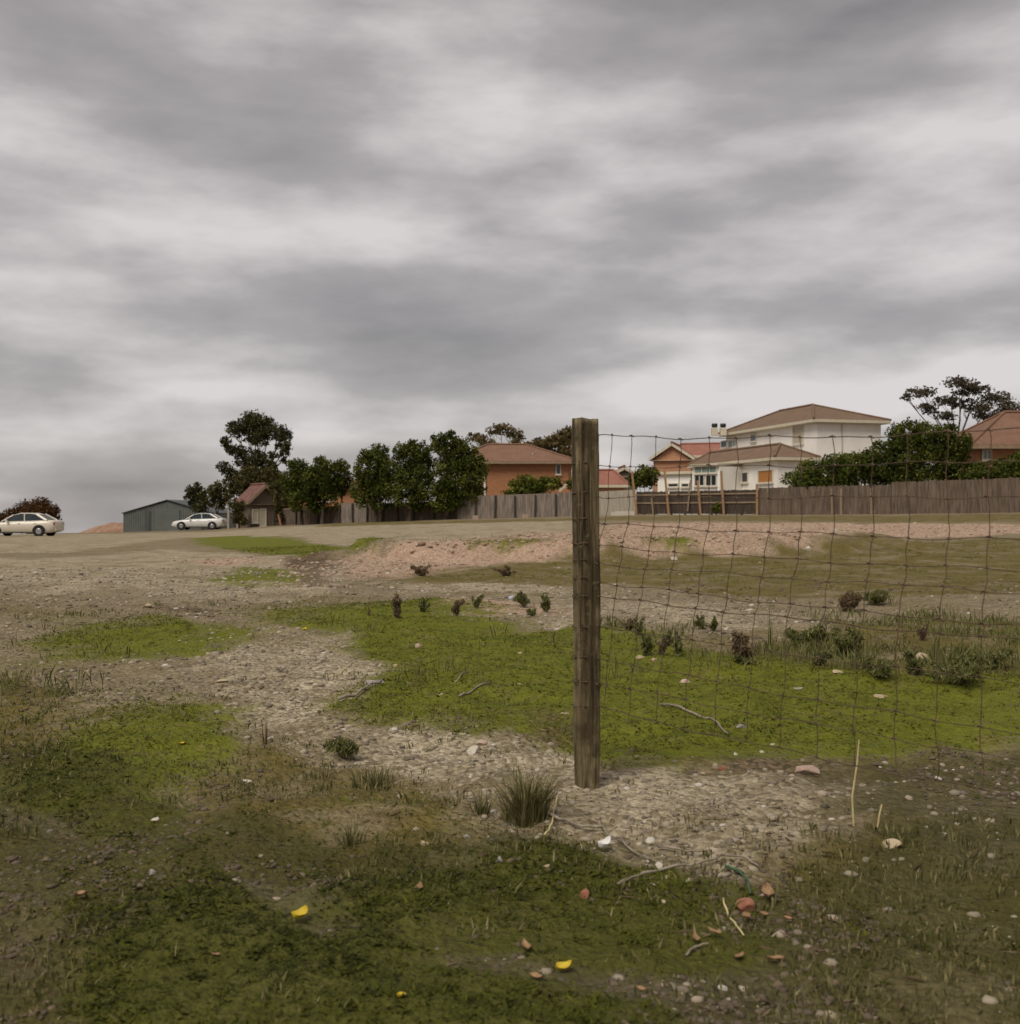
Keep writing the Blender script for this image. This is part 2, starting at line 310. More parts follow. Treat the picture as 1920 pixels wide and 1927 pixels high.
PG['grass'] = [poly_w(q) for q in (
    [(350, 1013), (430, 1008), (560, 1014), (720, 1020), (745, 1026), (640, 1036), (560, 1046), (480, 1040), (400, 1030)],
    [(395, 1090), (480, 1066), (575, 1078), (560, 1100), (420, 1108)],
    [(500, 1166), (560, 1146), (700, 1130), (860, 1130), (960, 1138), (860, 1160), (880, 1188), (1080, 1192), (1130, 1172), (1300, 1212), (1500, 1245), (1800, 1262), (2100, 1280), (2100, 1400), (1700, 1430), (1480, 1460), (1230, 1478), (1135, 1455), (1080, 1420), (970, 1375), (890, 1402), (830, 1395), (770, 1340), (630, 1325), (720, 1285), (665, 1228), (600, 1195), (540, 1185)],
    [(60, 1190), (240, 1166), (440, 1170), (465, 1190), (390, 1228), (240, 1236), (90, 1270)],
    [(40, 1390), (240, 1322), (400, 1312), (500, 1342), (480, 1400), (340, 1480), (310, 1570), (180, 1610), (20, 1530)],
    [(600, 1660), (1000, 1590), (1240, 1620), (1420, 1650), (1500, 1740), (1350, 1800), (900, 1790), (640, 1760)],
    [(100, 1700), (420, 1640), (560, 1740), (900, 1830), (1300, 1870), (1250, 1980), (100, 1980)],
    [(1180, 1010), (1300, 1012), (1290, 1024), (1190, 1022)], [(840, 1020), (1010, 1012), (1040, 1022), (900, 1032)],
)]
PG['olive'] = [poly_w(q) for q in (
    [(600, 986), (860, 979.5), (1080, 975), (1200, 971), (1430, 971), (1920, 967.5), (2300, 967), (2300, 980), (1920, 982), (1430, 981), (1200, 979), (1080, 980), (860, 985), (600, 992)],
    [(-300, 1560), (100, 1600), (330, 1560), (420, 1640), (100, 1700), (100, 1980), (-400, 1980)],
    [(700, 1078), (850, 1066), (1080, 1050), (1300, 1036), (1500, 1024), (1760, 1018), (2300, 1005), (2300, 1112), (1600, 1130), (1400, 1130), (1250, 1112), (1080, 1106), (900, 1096), (740, 1096)],
    [(1400, 1190), (1600, 1170), (2300, 1180), (2300, 1300), (1700, 1265), (1500, 1245), (1300, 1215)],
    [(380, 1420), (560, 1390), (700, 1470), (880, 1540), (1000, 1590), (600, 1660), (420, 1640), (330, 1560)],
    [(1340, 1600), (1600, 1570), (2000, 1560), (2000, 1900), (1400, 1900), (1500, 1740)],
    [(1240, 1480), (1480, 1462), (1700, 1432), (2000, 1400), (2000, 1500), (1600, 1500), (1300, 1498)],
    [(-300, 1300), (60, 1290), (240, 1320), (40, 1390), (20, 1530), (-300, 1600)],
)]
PG['rubble'] = [poly_w(q) for q in (
    [(650, 1046), (720, 1027), (800, 1016), (930, 1014), (1080, 1000), (1180, 984), (1350, 984), (1700, 985), (2100, 990), (2100, 1004), (1740, 1012), (1500, 1022), (1300, 1032), (1080, 1046), (930, 1062), (820, 1072), (720, 1086), (665, 1096), (650, 1075)],
    [(330, 1055), (470, 1050), (500, 1060), (400, 1066)], [(700, 1135), (900, 1128), (1040, 1135), (1060, 1150), (900, 1165), (760, 1160)],
)]
PG['light'] = [poly_w(q) for q in (
    [(-400, 1004), (240, 1004), (400, 1001), (530, 992), (700, 985), (1080, 977), (1080, 1000), (930, 1012), (760, 1018), (560, 1010), (350, 1010), (250, 1022), (120, 1040), (-400, 1046)],
    [(-400, 1060), (100, 1052), (300, 1032), (470, 1044), (560, 1052), (580, 1090), (640, 1112), (500, 1128), (400, 1136), (250, 1112), (60, 1120), (-400, 1110)],
    [(610, 1050), (650, 1040), (668, 1096), (635, 1104), (605, 1082)],
    [(760, 1100), (1000, 1098), (1080, 1108), (1000, 1118), (760, 1116)], [(1000, 1122), (1085, 1112), (1085, 1150), (1010, 1146)],
    [(1140, 1130), (1200, 1125), (1350, 1150), (1480, 1150), (1560, 1160), (1450, 1186), (1300, 1182), (1150, 1168)], [(880, 1172), (1080, 1152), (1085, 1186), (920, 1192)],
    [(680, 1350), (800, 1370), (880, 1410), (1080, 1428), (1150, 1470), (1300, 1498), (1600, 1502), (1600, 1555), (1450, 1580), (1330, 1640), (1230, 1620), (1060, 1545), (900, 1530), (700, 1470), (580, 1430), (640, 1380)],
    [(480, 1190), (600, 1200), (660, 1235), (720, 1285), (640, 1325), (600, 1375), (500, 1390), (430, 1300), (380, 1240)],
)]
PG['vignette_moss'] = [poly_w(q) for q in (  # foreground moss and soil, darkened further to imitate lens vignetting
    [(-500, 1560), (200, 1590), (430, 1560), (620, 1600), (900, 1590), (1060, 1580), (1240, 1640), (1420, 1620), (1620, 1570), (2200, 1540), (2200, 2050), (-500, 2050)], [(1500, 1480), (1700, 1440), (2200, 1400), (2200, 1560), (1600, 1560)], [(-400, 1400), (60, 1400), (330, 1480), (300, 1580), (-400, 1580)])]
PG['soil'] = [poly_w(q) for q in (
    [(535, 1046), (640, 1038), (618, 1078), (660, 1110), (590, 1108), (550, 1075)], [(910, 1342), (1075, 1318), (1085, 1422), (970, 1392)],
    [(1240, 1465), (1480, 1448), (1620, 1470), (1600, 1500), (1300, 1500)], [(250, 1135), (350, 1140), (480, 1160), (460, 1172), (300, 1156)],
    [(1360, 1680), (1520, 1680), (1560, 1760), (1400, 1800)],
)]
def inpoly(x, y, p):
    ins = np.zeros(x.shape, bool); n = len(p)
    bb = (x >= p[:, 0].min()) & (x <= p[:, 0].max()) & (y >= p[:, 1].min()) & (y <= p[:, 1].max())
    if not bb.any(): return ins
    xs, ys = x[bb], y[bb]; r = np.zeros(xs.shape, bool); j = n - 1
    for i in range(n):
        xi, yi, xj, yj = p[i, 0], p[i, 1], p[j, 0], p[j, 1]
        c = ((yi > ys) != (yj > ys)) & (xs < (xj - xi) * (ys - yi) / (yj - yi + 1e-12) + xi); r ^= c; j = i
    ins[bb] = r; return ins
def cover(x, y, ns=5):
    out = {k: np.zeros(x.shape) for k in PG}; d = np.maximum(np.hypot(x, y), 1.5)
    r_ = np.random.default_rng(3); jd = d * np.clip(10 / d, .3, 1)
    for s_ in range(ns):
        ax = 0.03 * jd * r_.normal(); ay = 0.03 * jd * r_.normal()
        wx = x + ax + 0.05 * jd * fbm(x * 1.3, y * 0.8, 50, 3); wy = y + ay + 0.10 * jd * fbm(x * 1.1, y * 0.7, 70, 3)
        for k, ps in PG.items():
            m_ = np.zeros(x.shape, bool)
            for p in ps: m_ |= inpoly(wx, wy, p)
            out[k] += m_ / ns
    return out
def moss(c, x, y): return 0.022 * np.clip(1.3 * (c['grass'] - .35) + .9 * fbm(x * 3.1, y * 3.1, 200, 4), 0, 1) * np.exp(-y / 14) * (1 - c['light'] * .7)
# one sheet to the horizon, fine near the camera
jx = np.arange(-310, 311); jy = np.arange(-190, 400)
gx = 2.3 * np.sinh(jx * 0.0232); gy = 4.2 + 2.3 * np.sinh(jy * 0.0183)
GXm, GYm = np.meshgrid(gx, gy); fx_, fy_ = GXm.ravel(), GYm.ravel()
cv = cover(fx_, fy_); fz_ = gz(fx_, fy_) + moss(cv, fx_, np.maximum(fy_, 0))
nx_, ny_ = len(gx), len(gy); idx = np.arange(nx_ * ny_).reshape(ny_, nx_)
gf = np.stack([idx[:-1, :-1], idx[:-1, 1:], idx[1:, 1:], idx[1:, :-1]], -1).reshape(-1, 4)
one = np.ones_like(fx_)
m, n, b = new_mat('waste_ground'); M['ground'] = m
t = n.nodes.new('ShaderNodeTexCoord'); V = t.outputs['Object']
a1 = n.nodes.new('ShaderNodeAttribute'); a1.attribute_name = 'cover'; s1 = n.nodes.new('ShaderNodeSeparateColor'); n.links.new(a1.outputs['Color'], s1.inputs[0])
a2 = n.nodes.new('ShaderNodeAttribute'); a2.attribute_name = 'cover_extra'; s2 = n.nodes.new('ShaderNodeSeparateColor'); n.links.new(a2.outputs['Color'], s2.inputs[0])
nf = noise(n, V, 30, 4, 0.65); nm_ = noise(n, V, 3.2, 5, 0.6, 0.3); nb = noise(n, V, 0.55, 4, 0.6); nff = noise(n, V, 95, 3, 0.6); nb2 = noise(n, V, 1.35, 5, 0.65, 0.4)
vo = n.nodes.new('ShaderNodeTexVoronoi'); vo.inputs['Scale'].default_value = 42; n.links.new(V, vo.inputs['Vector'])
vs = n.nodes.new('ShaderNodeSeparateColor'); n.links.new(vo.outputs['Color'], vs.inputs[0])
peb = mth(n, 'ADD', mth(n, 'MULTIPLY', vs.outputs[0], 0.5), mth(n, 'MULTIPLY', nf, 0.5))
def msk(v, amp=1.3, sharp=0.24):
    q = mth(n, 'ADD', v, mth(n, 'MULTIPLY', mth(n, 'SUBTRACT', mth(n, 'ADD', mth(n, 'ADD', mth(n, 'MULTIPLY', nm_, 0.55), mth(n, 'MULTIPLY', nf, 0.35)), mth(n, 'MULTIPLY', nb2, 0.45)), 0.675), amp))
    r = n.nodes.new('ShaderNodeMapRange'); n.links.new(q, r.inputs[0]); r.inputs[1].default_value = 0.5 - sharp; r.inputs[2].default_value = 0.5 + sharp; return r.outputs[0]
dirt = ramp(n, mth(n, 'ADD', mth(n, 'MULTIPLY', nm_, 0.5), mth(n, 'MULTIPLY', peb, 0.5)), [(0.28, (0.11, 0.085, 0.050)), (0.5, (0.225, 0.178, 0.110)), (0.72, (0.35, 0.29, 0.195))])
olive = ramp(n, mth(n, 'ADD', mth(n, 'MULTIPLY', nm_, 0.5), mth(n, 'MULTIPLY', nf, 0.5)), [(0.3, (0.070, 0.053, 0.018)), (0.5, (0.135, 0.106, 0.030)), (0.7, (0.22, 0.172, 0.068))])
olive = mixc(n, ramp(n, nb2, [(0.48, (0, 0, 0)), (0.62, (0.75, 0.75, 0.75))]), olive, dirt)
light = ramp(n, peb, [(0.2, (0.15, 0.120, 0.078)), (0.5, (0.36, 0.298, 0.200)), (0.8, (0.53, 0.455, 0.33))])
rubb = ramp(n, mth(n, 'ADD', mth(n, 'MULTIPLY', peb, 0.6), mth(n, 'MULTIPLY', nm_, 0.4)), [(0.28, (0.22, 0.14, 0.095)), (0.5, (0.42, 0.285, 0.20)), (0.72, (0.56, 0.44, 0.335))])
grass = ramp(n, mth(n, 'ADD', mth(n, 'MULTIPLY', nm_, 0.55), mth(n, 'MULTIPLY', nf, 0.45)), [(0.30, (0.062, 0.072, 0.010)), (0.5, (0.132, 0.142, 0.014)), (0.72, (0.205, 0.198, 0.028))])
soil = ramp(n, peb, [(0.25, (0.045, 0.032, 0.019)), (0.5, (0.10, 0.068, 0.038)), (0.8, (0.22, 0.15, 0.088))])
col = mixc(n, ramp(n, noise(n, V, 0.32, 5, 0.62, 0.5), [(0.48, (0, 0, 0)), (0.66, (0.55, 0.55, 0.55))]), dirt, olive)
col = mixc(n, mth(n, 'MULTIPLY', msk(s2.outputs[0], 1.35), ramp(n, nb2, [(0.38, (0.12, 0.12, 0.12)), (0.56, (1, 1, 1))])), col, light)
col = mixc(n, msk(s1.outputs[2]), col, olive)
col = mixc(n, msk(s1.outputs[1], 0.8), col, rubb)
col = mixc(n, msk(s1.outputs[0], 1.5), col, grass)
col = mixc(n, msk(s2.outputs[1], 0.6), col, soil)
col = mixc(n, mth(n, 'MULTIPLY', mth(n, 'GREATER_THAN', nm_, 0.60), 0.35), col, soil)
vignette_moss = ramp(n, mth(n, 'ADD', mth(n, 'MULTIPLY', nb2, 0.5), mth(n, 'MULTIPLY', nf, 0.5)), [(0.32, (0.026, 0.022, 0.010)), (0.5, (0.052, 0.050, 0.012)), (0.70, (0.105, 0.088, 0.036))])  # mossy soil tones with the vignette dimming painted into the colour
col = mixc(n, mth(n, 'MULTIPLY', msk(s2.outputs[2], 0.9), 0.72), col, vignette_moss)
n.links.new(col, b.inputs['Base Color']); b.inputs['Roughness'].default_value = 0.95; b.inputs['Specular IOR Level'].default_value = 0.15
bumpn(n, b, mth(n, 'ADD', mth(n, 'ADD', mth(n, 'MULTIPLY', nf, 0.7), mth(n, 'MULTIPLY', nff, 0.3)), mth(n, 'MULTIPLY', vo.outputs['Distance'], -0.5)), 0.9, 0.03)
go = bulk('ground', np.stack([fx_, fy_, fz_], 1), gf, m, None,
          {'cover': np.stack([cv['grass'], cv['rubble'], cv['olive'], one], 1), 'cover_extra': np.stack([cv['light'], cv['soil'], cv['vignette_moss'], one], 1)}, smooth=True)
tag(go, kind='structure')

# ------------------------------------------------------------------ ground cover: turf blades, gravel
def fan(nn, y0, y1, spread=0.62):
    """points spread over the ground in front, denser where it is near"""
    y = y0 * (y1 / y0) ** rng.random(nn); x = (rng.random(nn) * 2 - 1) * spread * (y + 0.8); return x, y
x, y = fan(520000, 1.7, 34); c = cover(x, y, 3)
patch = 0.5 + 0.9 * fbm(x * 1.7, y * 1.7, 90, 3)
keep = rng.random(len(x)) < np.clip(c['grass'] * (0.75 + patch * 0.4) + c['olive'] * 0.30 * (patch > 0.45) - c['light'] * 0.85 - c['soil'] * 0.7 + 0.015, 0, 1)
z = (gz(x, y) + moss(c, x, y))[keep]; x, y = x[keep], y[keep]; k = len(x)
sz = (0.005 + 0.011 * rng.random(k) ** 2) * (1 + y / 7); an = rng.random(k) * 6.283; le = rng.normal(0, 0.9, (k, 2))
wd = sz * (0.22 + 0.25 * rng.random(k))
bl = np.empty((k, 3, 3)); dxx, dyy = np.cos(an) * wd, np.sin(an) * wd
bl[:, 0] = np.stack([x - dxx, y - dyy, z - 0.004], 1); bl[:, 1] = np.stack([x + dxx, y + dyy, z - 0.004], 1)
bl[:, 2] = np.stack([x + le[:, 0] * sz, y + le[:, 1] * sz, z + sz * (0.18 + 0.42 * rng.random(k))], 1)
rv = np.clip(rng.normal(0.66, 0.16, k) + 0.35 * fbm(x * 2, y * 2, 12, 3) - 0.33 * c['vignette_moss'][keep], 0, 1)  # foreground blades get the same painted vignette dimming
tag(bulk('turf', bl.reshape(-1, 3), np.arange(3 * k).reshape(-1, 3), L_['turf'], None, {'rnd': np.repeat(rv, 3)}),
    'short yellow-green moss and turf covering patches of the waste ground', 'turf', kind='stuff')
def wild(name, nn, y0, y1, prob, hmin, hmax, lm, label, cat, per=7, spread=.02, seed=0):
    x, y = fan(nn, y0, y1); c = cover(x, y, 3); cl = 0.5 + fbm(x * 0.9, y * 0.9, 120 + seed, 4); keep = rng.random(len(x)) < prob(c, cl); x, y = np.repeat(x[keep], per), np.repeat(y[keep], per); hs = np.repeat(rng.random(int(keep.sum())), per); k = len(x)
    sp = spread * (1 + y / 10); x = x + rng.normal(0, 1, k) * sp; y = y + rng.normal(0, 1, k) * sp; z = gz(x, y)
    h = (hmin + (hmax - hmin) * hs ** 2) * (0.5 + 0.6 * rng.random(k)) * (1 + y / 25); a = rng.random(k) * 6.283; wd = (0.0012 + 0.0012 * rng.random(k)) * (1 + y / 5); ln = h * np.abs(rng.normal(0, 0.55, k)); a2 = rng.random(k) * 6.283
    q = np.empty((k, 4, 3)); cx, cy = np.cos(a) * wd, np.sin(a) * wd; mx_, my_ = x + np.cos(a2) * ln * .35, y + np.sin(a2) * ln * .35
    q[:, 0] = np.stack([x, y, z - .005], 1); q[:, 1] = np.stack([mx_ + cx, my_ + cy, z + h * .55], 1); q[:, 2] = np.stack([x + np.cos(a2) * ln, y + np.sin(a2) * ln, z + h], 1); q[:, 3] = np.stack([mx_ - cx, my_ - cy, z + h * .55], 1)
    return tag(bulk(name, q.reshape(-1, 3), np.arange(4 * k).reshape(-1, 4), L_[lm], None, {'rnd': np.repeat(np.clip(rng.random(k), 0, 1), 4)}), label, cat, kind='stuff')
wild('wild_grass', 21000, 1.7, 13, lambda c, cl: np.clip((c['olive'] * .26 + c['grass'] * .07 + c['vignette_moss'] * .14 + .05) * (cl > .52) * 1.2 - c['light'] * .02 - .5 * c['rubble'], 0, 1), .010, .042, 'tuft', 'thin dull wild grass growing through the moss and gravel', 'grass', 8, .02)
wild('low_herbs', 7000, 6.5, 12.5, lambda c, cl: np.clip((cl > .55) * (.04 + .6 * c['olive'] * (np.abs(cl - .6) < .2)) - .4 * c['light'] - .3 * c['rubble'], 0, 1), .03, .14, 'weed', 'low grey-green herbs scattered between the taller weeds', 'herbs', 14, .05, 9)
def ico():
    p = (1 + 5 ** 0.5) / 2
    v = np.array([(-1, p, 0), (1, p, 0), (-1, -p, 0), (1, -p, 0), (0, -1, p), (0, 1, p), (0, -1, -p), (0, 1, -p), (p, 0, -1), (p, 0, 1), (-p, 0, -1), (-p, 0, 1)], float); v /= np.linalg.norm(v[0])
    f = np.array([(0, 11, 5), (0, 5, 1), (0, 1, 7), (0, 7, 10), (0, 10, 11), (1, 5, 9), (5, 11, 4), (11, 10, 2), (10, 7, 6), (7, 1, 8), (3, 9, 4), (3, 4, 2), (3, 2, 6), (3, 6, 8), (3, 8, 9), (4, 9, 5), (2, 4, 11), (6, 2, 10), (8, 6, 7), (9, 8, 1)]); return v, f
IV, IF = ico()
def pebbles(name, x, y, sz, m, label, cat, sink=0.0):
    k = len(x); z = gz(x, y)
    v = IV[None] * (1 + rng.normal(0, 0.16, (k, 12, 1)))
    v = v * np.stack([0.7 + 0.6 * rng.random(k), 0.6 + 0.5 * rng.random(k), 0.38 + 0.32 * rng.random(k)], 1)[:, None]
    a = rng.random(k) * 6.283; ca, sa = np.cos(a)[:, None], np.sin(a)[:, None]
    vx = v[..., 0] * ca - v[..., 1] * sa; vy = v[..., 0] * sa + v[..., 1] * ca
    vv = np.stack([vx * sz[:, None] + x[:, None], vy * sz[:, None] + y[:, None], v[..., 2] * sz[:, None] + (z + sz * sink)[:, None]], -1).reshape(-1, 3)
    ff = (IF[None] + 12 * np.arange(k)[:, None, None]).reshape(-1, 3)
    return tag(bulk(name, vv, ff, m, None, {'rnd': np.repeat(np.clip(rng.normal(.5, .25, k), 0, 1), 12)}), label, cat, kind='stuff')
def peb_mat(name, stops):
    m, n, b = new_mat(name); a = n.nodes.new('ShaderNodeAttribute'); a.attribute_name = 'rnd'; t = n.nodes.new('ShaderNodeTexCoord')
    c = ramp(n, a.outputs['Fac'], stops); h = noise(n, t.outputs['Object'], 45, 3)
    n.links.new(mixc(n, mth(n, 'MULTIPLY', h, 0.55), c, (0.14, 0.11, 0.075)), b.inputs['Base Color']); b.inputs['Roughness'].default_value = 0.92; bumpn(n, b, h, 0.4, 0.004); return m
M['gravel'] = peb_mat('mixed_gravel', [(0.0, (0.075, 0.062, 0.048)), (0.3, (0.22, 0.18, 0.128)), (0.6, (0.36, 0.305, 0.225)), (0.85, (0.42, 0.33, 0.235)), (1.0, (0.60, 0.56, 0.49))])
M['rubble'] = peb_mat('brick_rubble', [(0.0, (0.15, 0.10, 0.07)), (0.35, (0.34, 0.215, 0.145)), (0.7, (0.44, 0.33, 0.245)), (1.0, (0.56, 0.49, 0.40))])
x, y = fan(90000, 1.7, 22); c = cover(x, y, 3); clu = 0.5 + fbm(x * 1.1, y * 1.1, 140, 4)
keep = rng.random(len(x)) < np.clip(c['light'] * 0.95 + 0.30 * np.clip(clu - .45, 0, 1) + 0.15 * c['soil'] + 0.30 * (1 - c['grass'] - c['olive']) - 0.08 * c['grass'] - .03, 0, 1)
x, y = x[keep], y[keep]; s_ = (0.0022 + 0.014 * rng.random(len(x)) ** 5.0) * (1 + y / 9)
pebbles('gravel', x, y, s_, M['gravel'], 'loose pale gravel and pebbles strewn over the bare ground', 'gravel')
x, y = fan(90000, 1.7, 16); c = cover(x, y, 3); clu = 0.5 + fbm(x * 1.6, y * 1.6, 160, 4); keep = rng.random(len(x)) < np.clip((c['soil'] * .8 + c['vignette_moss'] * .35 + c['olive'] * .3 + .25 * (1 - c['grass'] - c['light'])) * (clu > .5), 0, 1)
M['clod'] = peb_mat('soil_clods', [(0.0, (0.035, 0.025, 0.015)), (0.5, (0.085, 0.06, 0.035)), (1.0, (0.17, 0.125, 0.075))])
x, y = x[keep], y[keep]; pebbles('soil_clods', x, y, (0.003 + 0.008 * rng.random(len(x)) ** 3) * (1 + y / 7), M['clod'], 'crumbly dark soil clods on the bare earth', 'soil')
x, y = fan(60000, 15, 60, 0.6); c = cover(x, y, 3); keep = rng.random(len(x)) < c['rubble'] * 0.9 + c['soil'] * .4
x, y = x[keep][:14000], y[keep][:14000]; s_ = (0.010 + 0.042 * rng.random(len(x)) ** 4) * (1 + y / 60)
pebbles('rubble', x, y, s_, M['rubble'], 'reddish brick rubble spread over the low mound and far strip', 'rubble')

# ------------------------------------------------------------------ the near post and the wire fence
PX, PY = 0.2985, 4.30; PZ0 = g1(PX, PY)
wv = [1.08 - (p_ - CY) / F * 4.30 for p_ in (872, 927, 976, 1022, 1053, 1086, 1120, 1178, 1234, 1280, 1326)]
m, n, b = new_mat('weathered_post_wood'); M['post'] = m
t = n.nodes.new('ShaderNodeTexCoord'); mpn = n.nodes.new('ShaderNodeMapping'); n.links.new(t.outputs['Object'], mpn.inputs[0]); mpn.inputs['Scale'].default_value = (1, 1, 0.055)
g_f = noise(n, mpn.outputs[0], 95, 5, 0.65, 0.4); g_c = noise(n, mpn.outputs[0], 22, 3, 0.55, 0.6); bl_ = noise(n, t.outputs['Object'], 7, 5, 0.65)
base = ramp(n, mth(n, 'ADD', mth(n, 'MULTIPLY', g_f, 0.45), mth(n, 'MULTIPLY', g_c, 0.55)), [(0.36, (0.020, 0.014, 0.008)), (0.46, (0.108, 0.082, 0.043)), (0.57, (0.215, 0.170, 0.098)), (0.68, (0.35, 0.29, 0.18))])
base = mixc(n, ramp(n, bl_, [(0.46, (0, 0, 0)), (0.62, (0.8, 0.8, 0.8))]), base, (0.052, 0.038, 0.020))
base = mixc(n, ramp(n, noise(n, t.outputs['Object'], 26, 4, 0.7), [(0.60, (0, 0, 0)), (0.70, (0.6, 0.6, 0.6))]), base, (0.20, 0.185, 0.09))
n.links.new(base, b.inputs['Base Color']); b.inputs['Roughness'].default_value = 0.92; b.inputs['Specular IOR Level'].default_value = 0.2
bumpn(n, b, mth(n, 'ADD', g_f, g_c), 0.8, 0.006)
def fence_post(loc, h, label, seed):
    o = empty('fence_post', loc, label, 'fence post', 'timber posts of the wire fence'); ns, nr = 72, 90
    vs = []; fs = []; r0 = 0.0485
    th = np.arange(ns) / ns * 2 * math.pi
    sq = 1.0 / (np.abs(np.cos(th - 0.25)) ** 5 + np.abs(np.sin(th - 0.25)) ** 5) ** (1 / 5)    # rounded square, split timber
    for i in range(nr + 1):
        q = i / nr; zz_ = -0.35 + (h + 0.35) * q
        taper = 1.0 - 0.10 * sstep(0.30, 0.18, q) + 0.0 * q
        rr = r0 * sq * 0.955 * taper
        rr = rr + 0.0022 * fbm(np.cos(th) * 9 + 20 + seed, np.sin(th) * 9 + zz_ * 0.7, 5 + seed, 4) + 0.0055 * fbm(np.cos(th) * 1.6 + 9, np.sin(th) * 1.6 + zz_ * 5, 8 + seed, 4) - 0.010 * np.maximum(0, fbm(np.cos(th) * 4 + 30, np.sin(th) * 4 + zz_ * 9, 40 + seed, 3) - .33) * 2
        for cth, wdt, z0, z1, dp in ((-2.05, 0.055, 0.45, h - .05, 0.009), (-1.3, 0.05, 0.75, h - .12, 0.008), (-0.8, 0.05, -0.4, 0.75, 0.009), (-2.55, 0.05, 0.9, 1.25, 0.010), (-1.75, 0.05, 0.1, 0.6, 0.009), (-1.05, 0.045, 0.4, 1.1, 0.007)):
            cc = cth + 0.05 * math.sin(zz_ * 5 + cth * 7); dth = (th - cc + math.pi) % (2 * math.pi) - math.pi
            rr = rr - dp * np.exp(-(dth / wdt) ** 2) * float(sstep(z0, z0 + 0.15, zz_)) * float(1 - sstep(z1 - 0.15, z1 + 0.001, zz_) * (z1 < h))
        lean = 0.004 * math.sin(zz_ * 2.1 + 1)
        top = 0.012 * fbm(np.cos(th) * 2, np.sin(th) * 2 + 3, 2 + seed, 4) + 0.005 * np.cos(th - 2) if i == nr else 0 * th
        for k_ in range(ns): vs.append((rr[k_] * math.cos(th[k_]) + lean, rr[k_] * math.sin(th[k_]), zz_ + float(top[k_])))
    for i in range(nr):
        for k_ in range(ns): fs.append((i * ns + k_, i * ns + (k_ + 1) % ns, (i + 1) * ns + (k_ + 1) % ns, (i + 1) * ns + k_))
    base_i = nr * ns; top_r = []
    for rad in (0.85, 0.5):      # worn top
        top_r.append(len(vs))
        for k_ in range(ns): bx_, by_, bz_ = vs[base_i + k_]; vs.append((bx_ * rad, by_ * rad, bz_ + 0.003 * (1 - rad) - 0.0035 * random.random()))
    for a_, b_ in ((base_i, top_r[0]), (top_r[0], top_r[1])):
        for k_ in range(ns): fs.append((a_ + k_, a_ + (k_ + 1) % ns, b_ + (k_ + 1) % ns, b_ + k_))
    fs.append(tuple(top_r[1] + k_ for k_ in range(ns)))
    mb = MB(); mb.add([Vector(v) + Vector(loc) for v in vs], fs); mb.build('post_timber', M['post'], o, True)
    return o
post = fence_post((PX, PY, PZ0), 1.443 - PZ0, 'weathered grey-brown timber post standing in gravel in the centre foreground', 0)
def staple(z, ang):
    mb = MB(); d = Vector((math.cos(ang), math.sin(ang), 0)); tn = Vector((-d.y, d.x, 0)); c_ = Vector((PX, PY, z)) + d * 0.0455
    mb.tube([c_ + Vector((0, 0, 0.008)) - d * .01, c_ + d * 0.009 + Vector((0, 0, 0.007)), c_ + d * 0.009 - Vector((0, 0, 0.007)), c_ - d * .01 - Vector((0, 0, 0.008))], 0.0034, 6)
    mb.build('staple', M['wire'], post)
for z_ in wv: staple(z_ + random.uniform(-.006, .006), -2.25 + random.uniform(-.15, .3))
FD = Vector((0.652, -0.758, 0)); FLEN = 3.45
fe = Vector((PX, PY, 0)) + FD * FLEN
post2 = fence_post((fe.x, fe.y, g1(fe.x, fe.y)), 1.42, 'weathered timber post at the near end of the wire fence', 3)
wf = empty('wire_fence', (PX + 0.06, PY - 0.02, PZ0), 'sagging rusty square-mesh wire fence running right from the timber post', 'wire fence')
rows = [817.5, 876, 934, 983, 1026, 1061, 1094, 1122, 1178, 1236, 1283, 1328]
def row_z(r_, s_):
    z0 = 1.08 - (rows[r_] - CY) / F * 4.27; tt = s_ / FLEN
    sag = (0.075 if r_ == 0 else 0.03 + 0.012 * math.sin(r_ * 2.3)) * 4 * tt * (1 - tt)
    return z0 - sag + 0.004 * math.sin(s_ * 9 + r_ * 1.7) + 0.003 * math.sin(s_ * 23 + r_) + 0.012 * tt * r_ / 11 * 0
offy = [817, 876, 934, 983, 1026, 1063, 1096, 1122, 1180, 1240, 1300, 1330]
offx = [8, 7, 4, 0, -15, -25, -31, -38, -44, -50, -54, -55]
def fpt(s_, z, bow=0.0):
    q = Vector((PX, PY, 0)) + FD * s_; nrm = Vector((FD.y, -FD.x, 0)); return Vector((q.x + nrm.x * bow, q.y + nrm.y * bow, z))
for r_ in range(len(rows)):
    pts = []
    zs = wv[max(r_ - 1, 0)] if r_ > 0 else row_z(0, 0)
    for a_ in ([-1.55, -1.8, -2.1, -2.6, -3.1, -3.6, -4.1, -4.6, -5.1] if r_ > 0 else [-4.6, -5.1]):
        pts.append(Vector((PX + 0.0525 * math.cos(a_), PY + 0.0525 * math.sin(a_), zs + 0.002 * math.sin(a_ * 3))))
    nseg = 64
    for i in range(1, nseg + 1):
        s_ = 0.05 + (FLEN - 0.05) * i / nseg; pts.append(fpt(s_, row_z(r_, s_), 0.012 * math.sin(s_ * 2 + r_ * .6)))
    mb = MB(); rw_ = 0.0018 if r_ in (0, 7, 11) else 0.0014; mb.tube(pts, [0.0026] * (len(pts) - nseg) + [rw_] * nseg, 6); mb.build('horizontal_wire', M['wire'], wf)
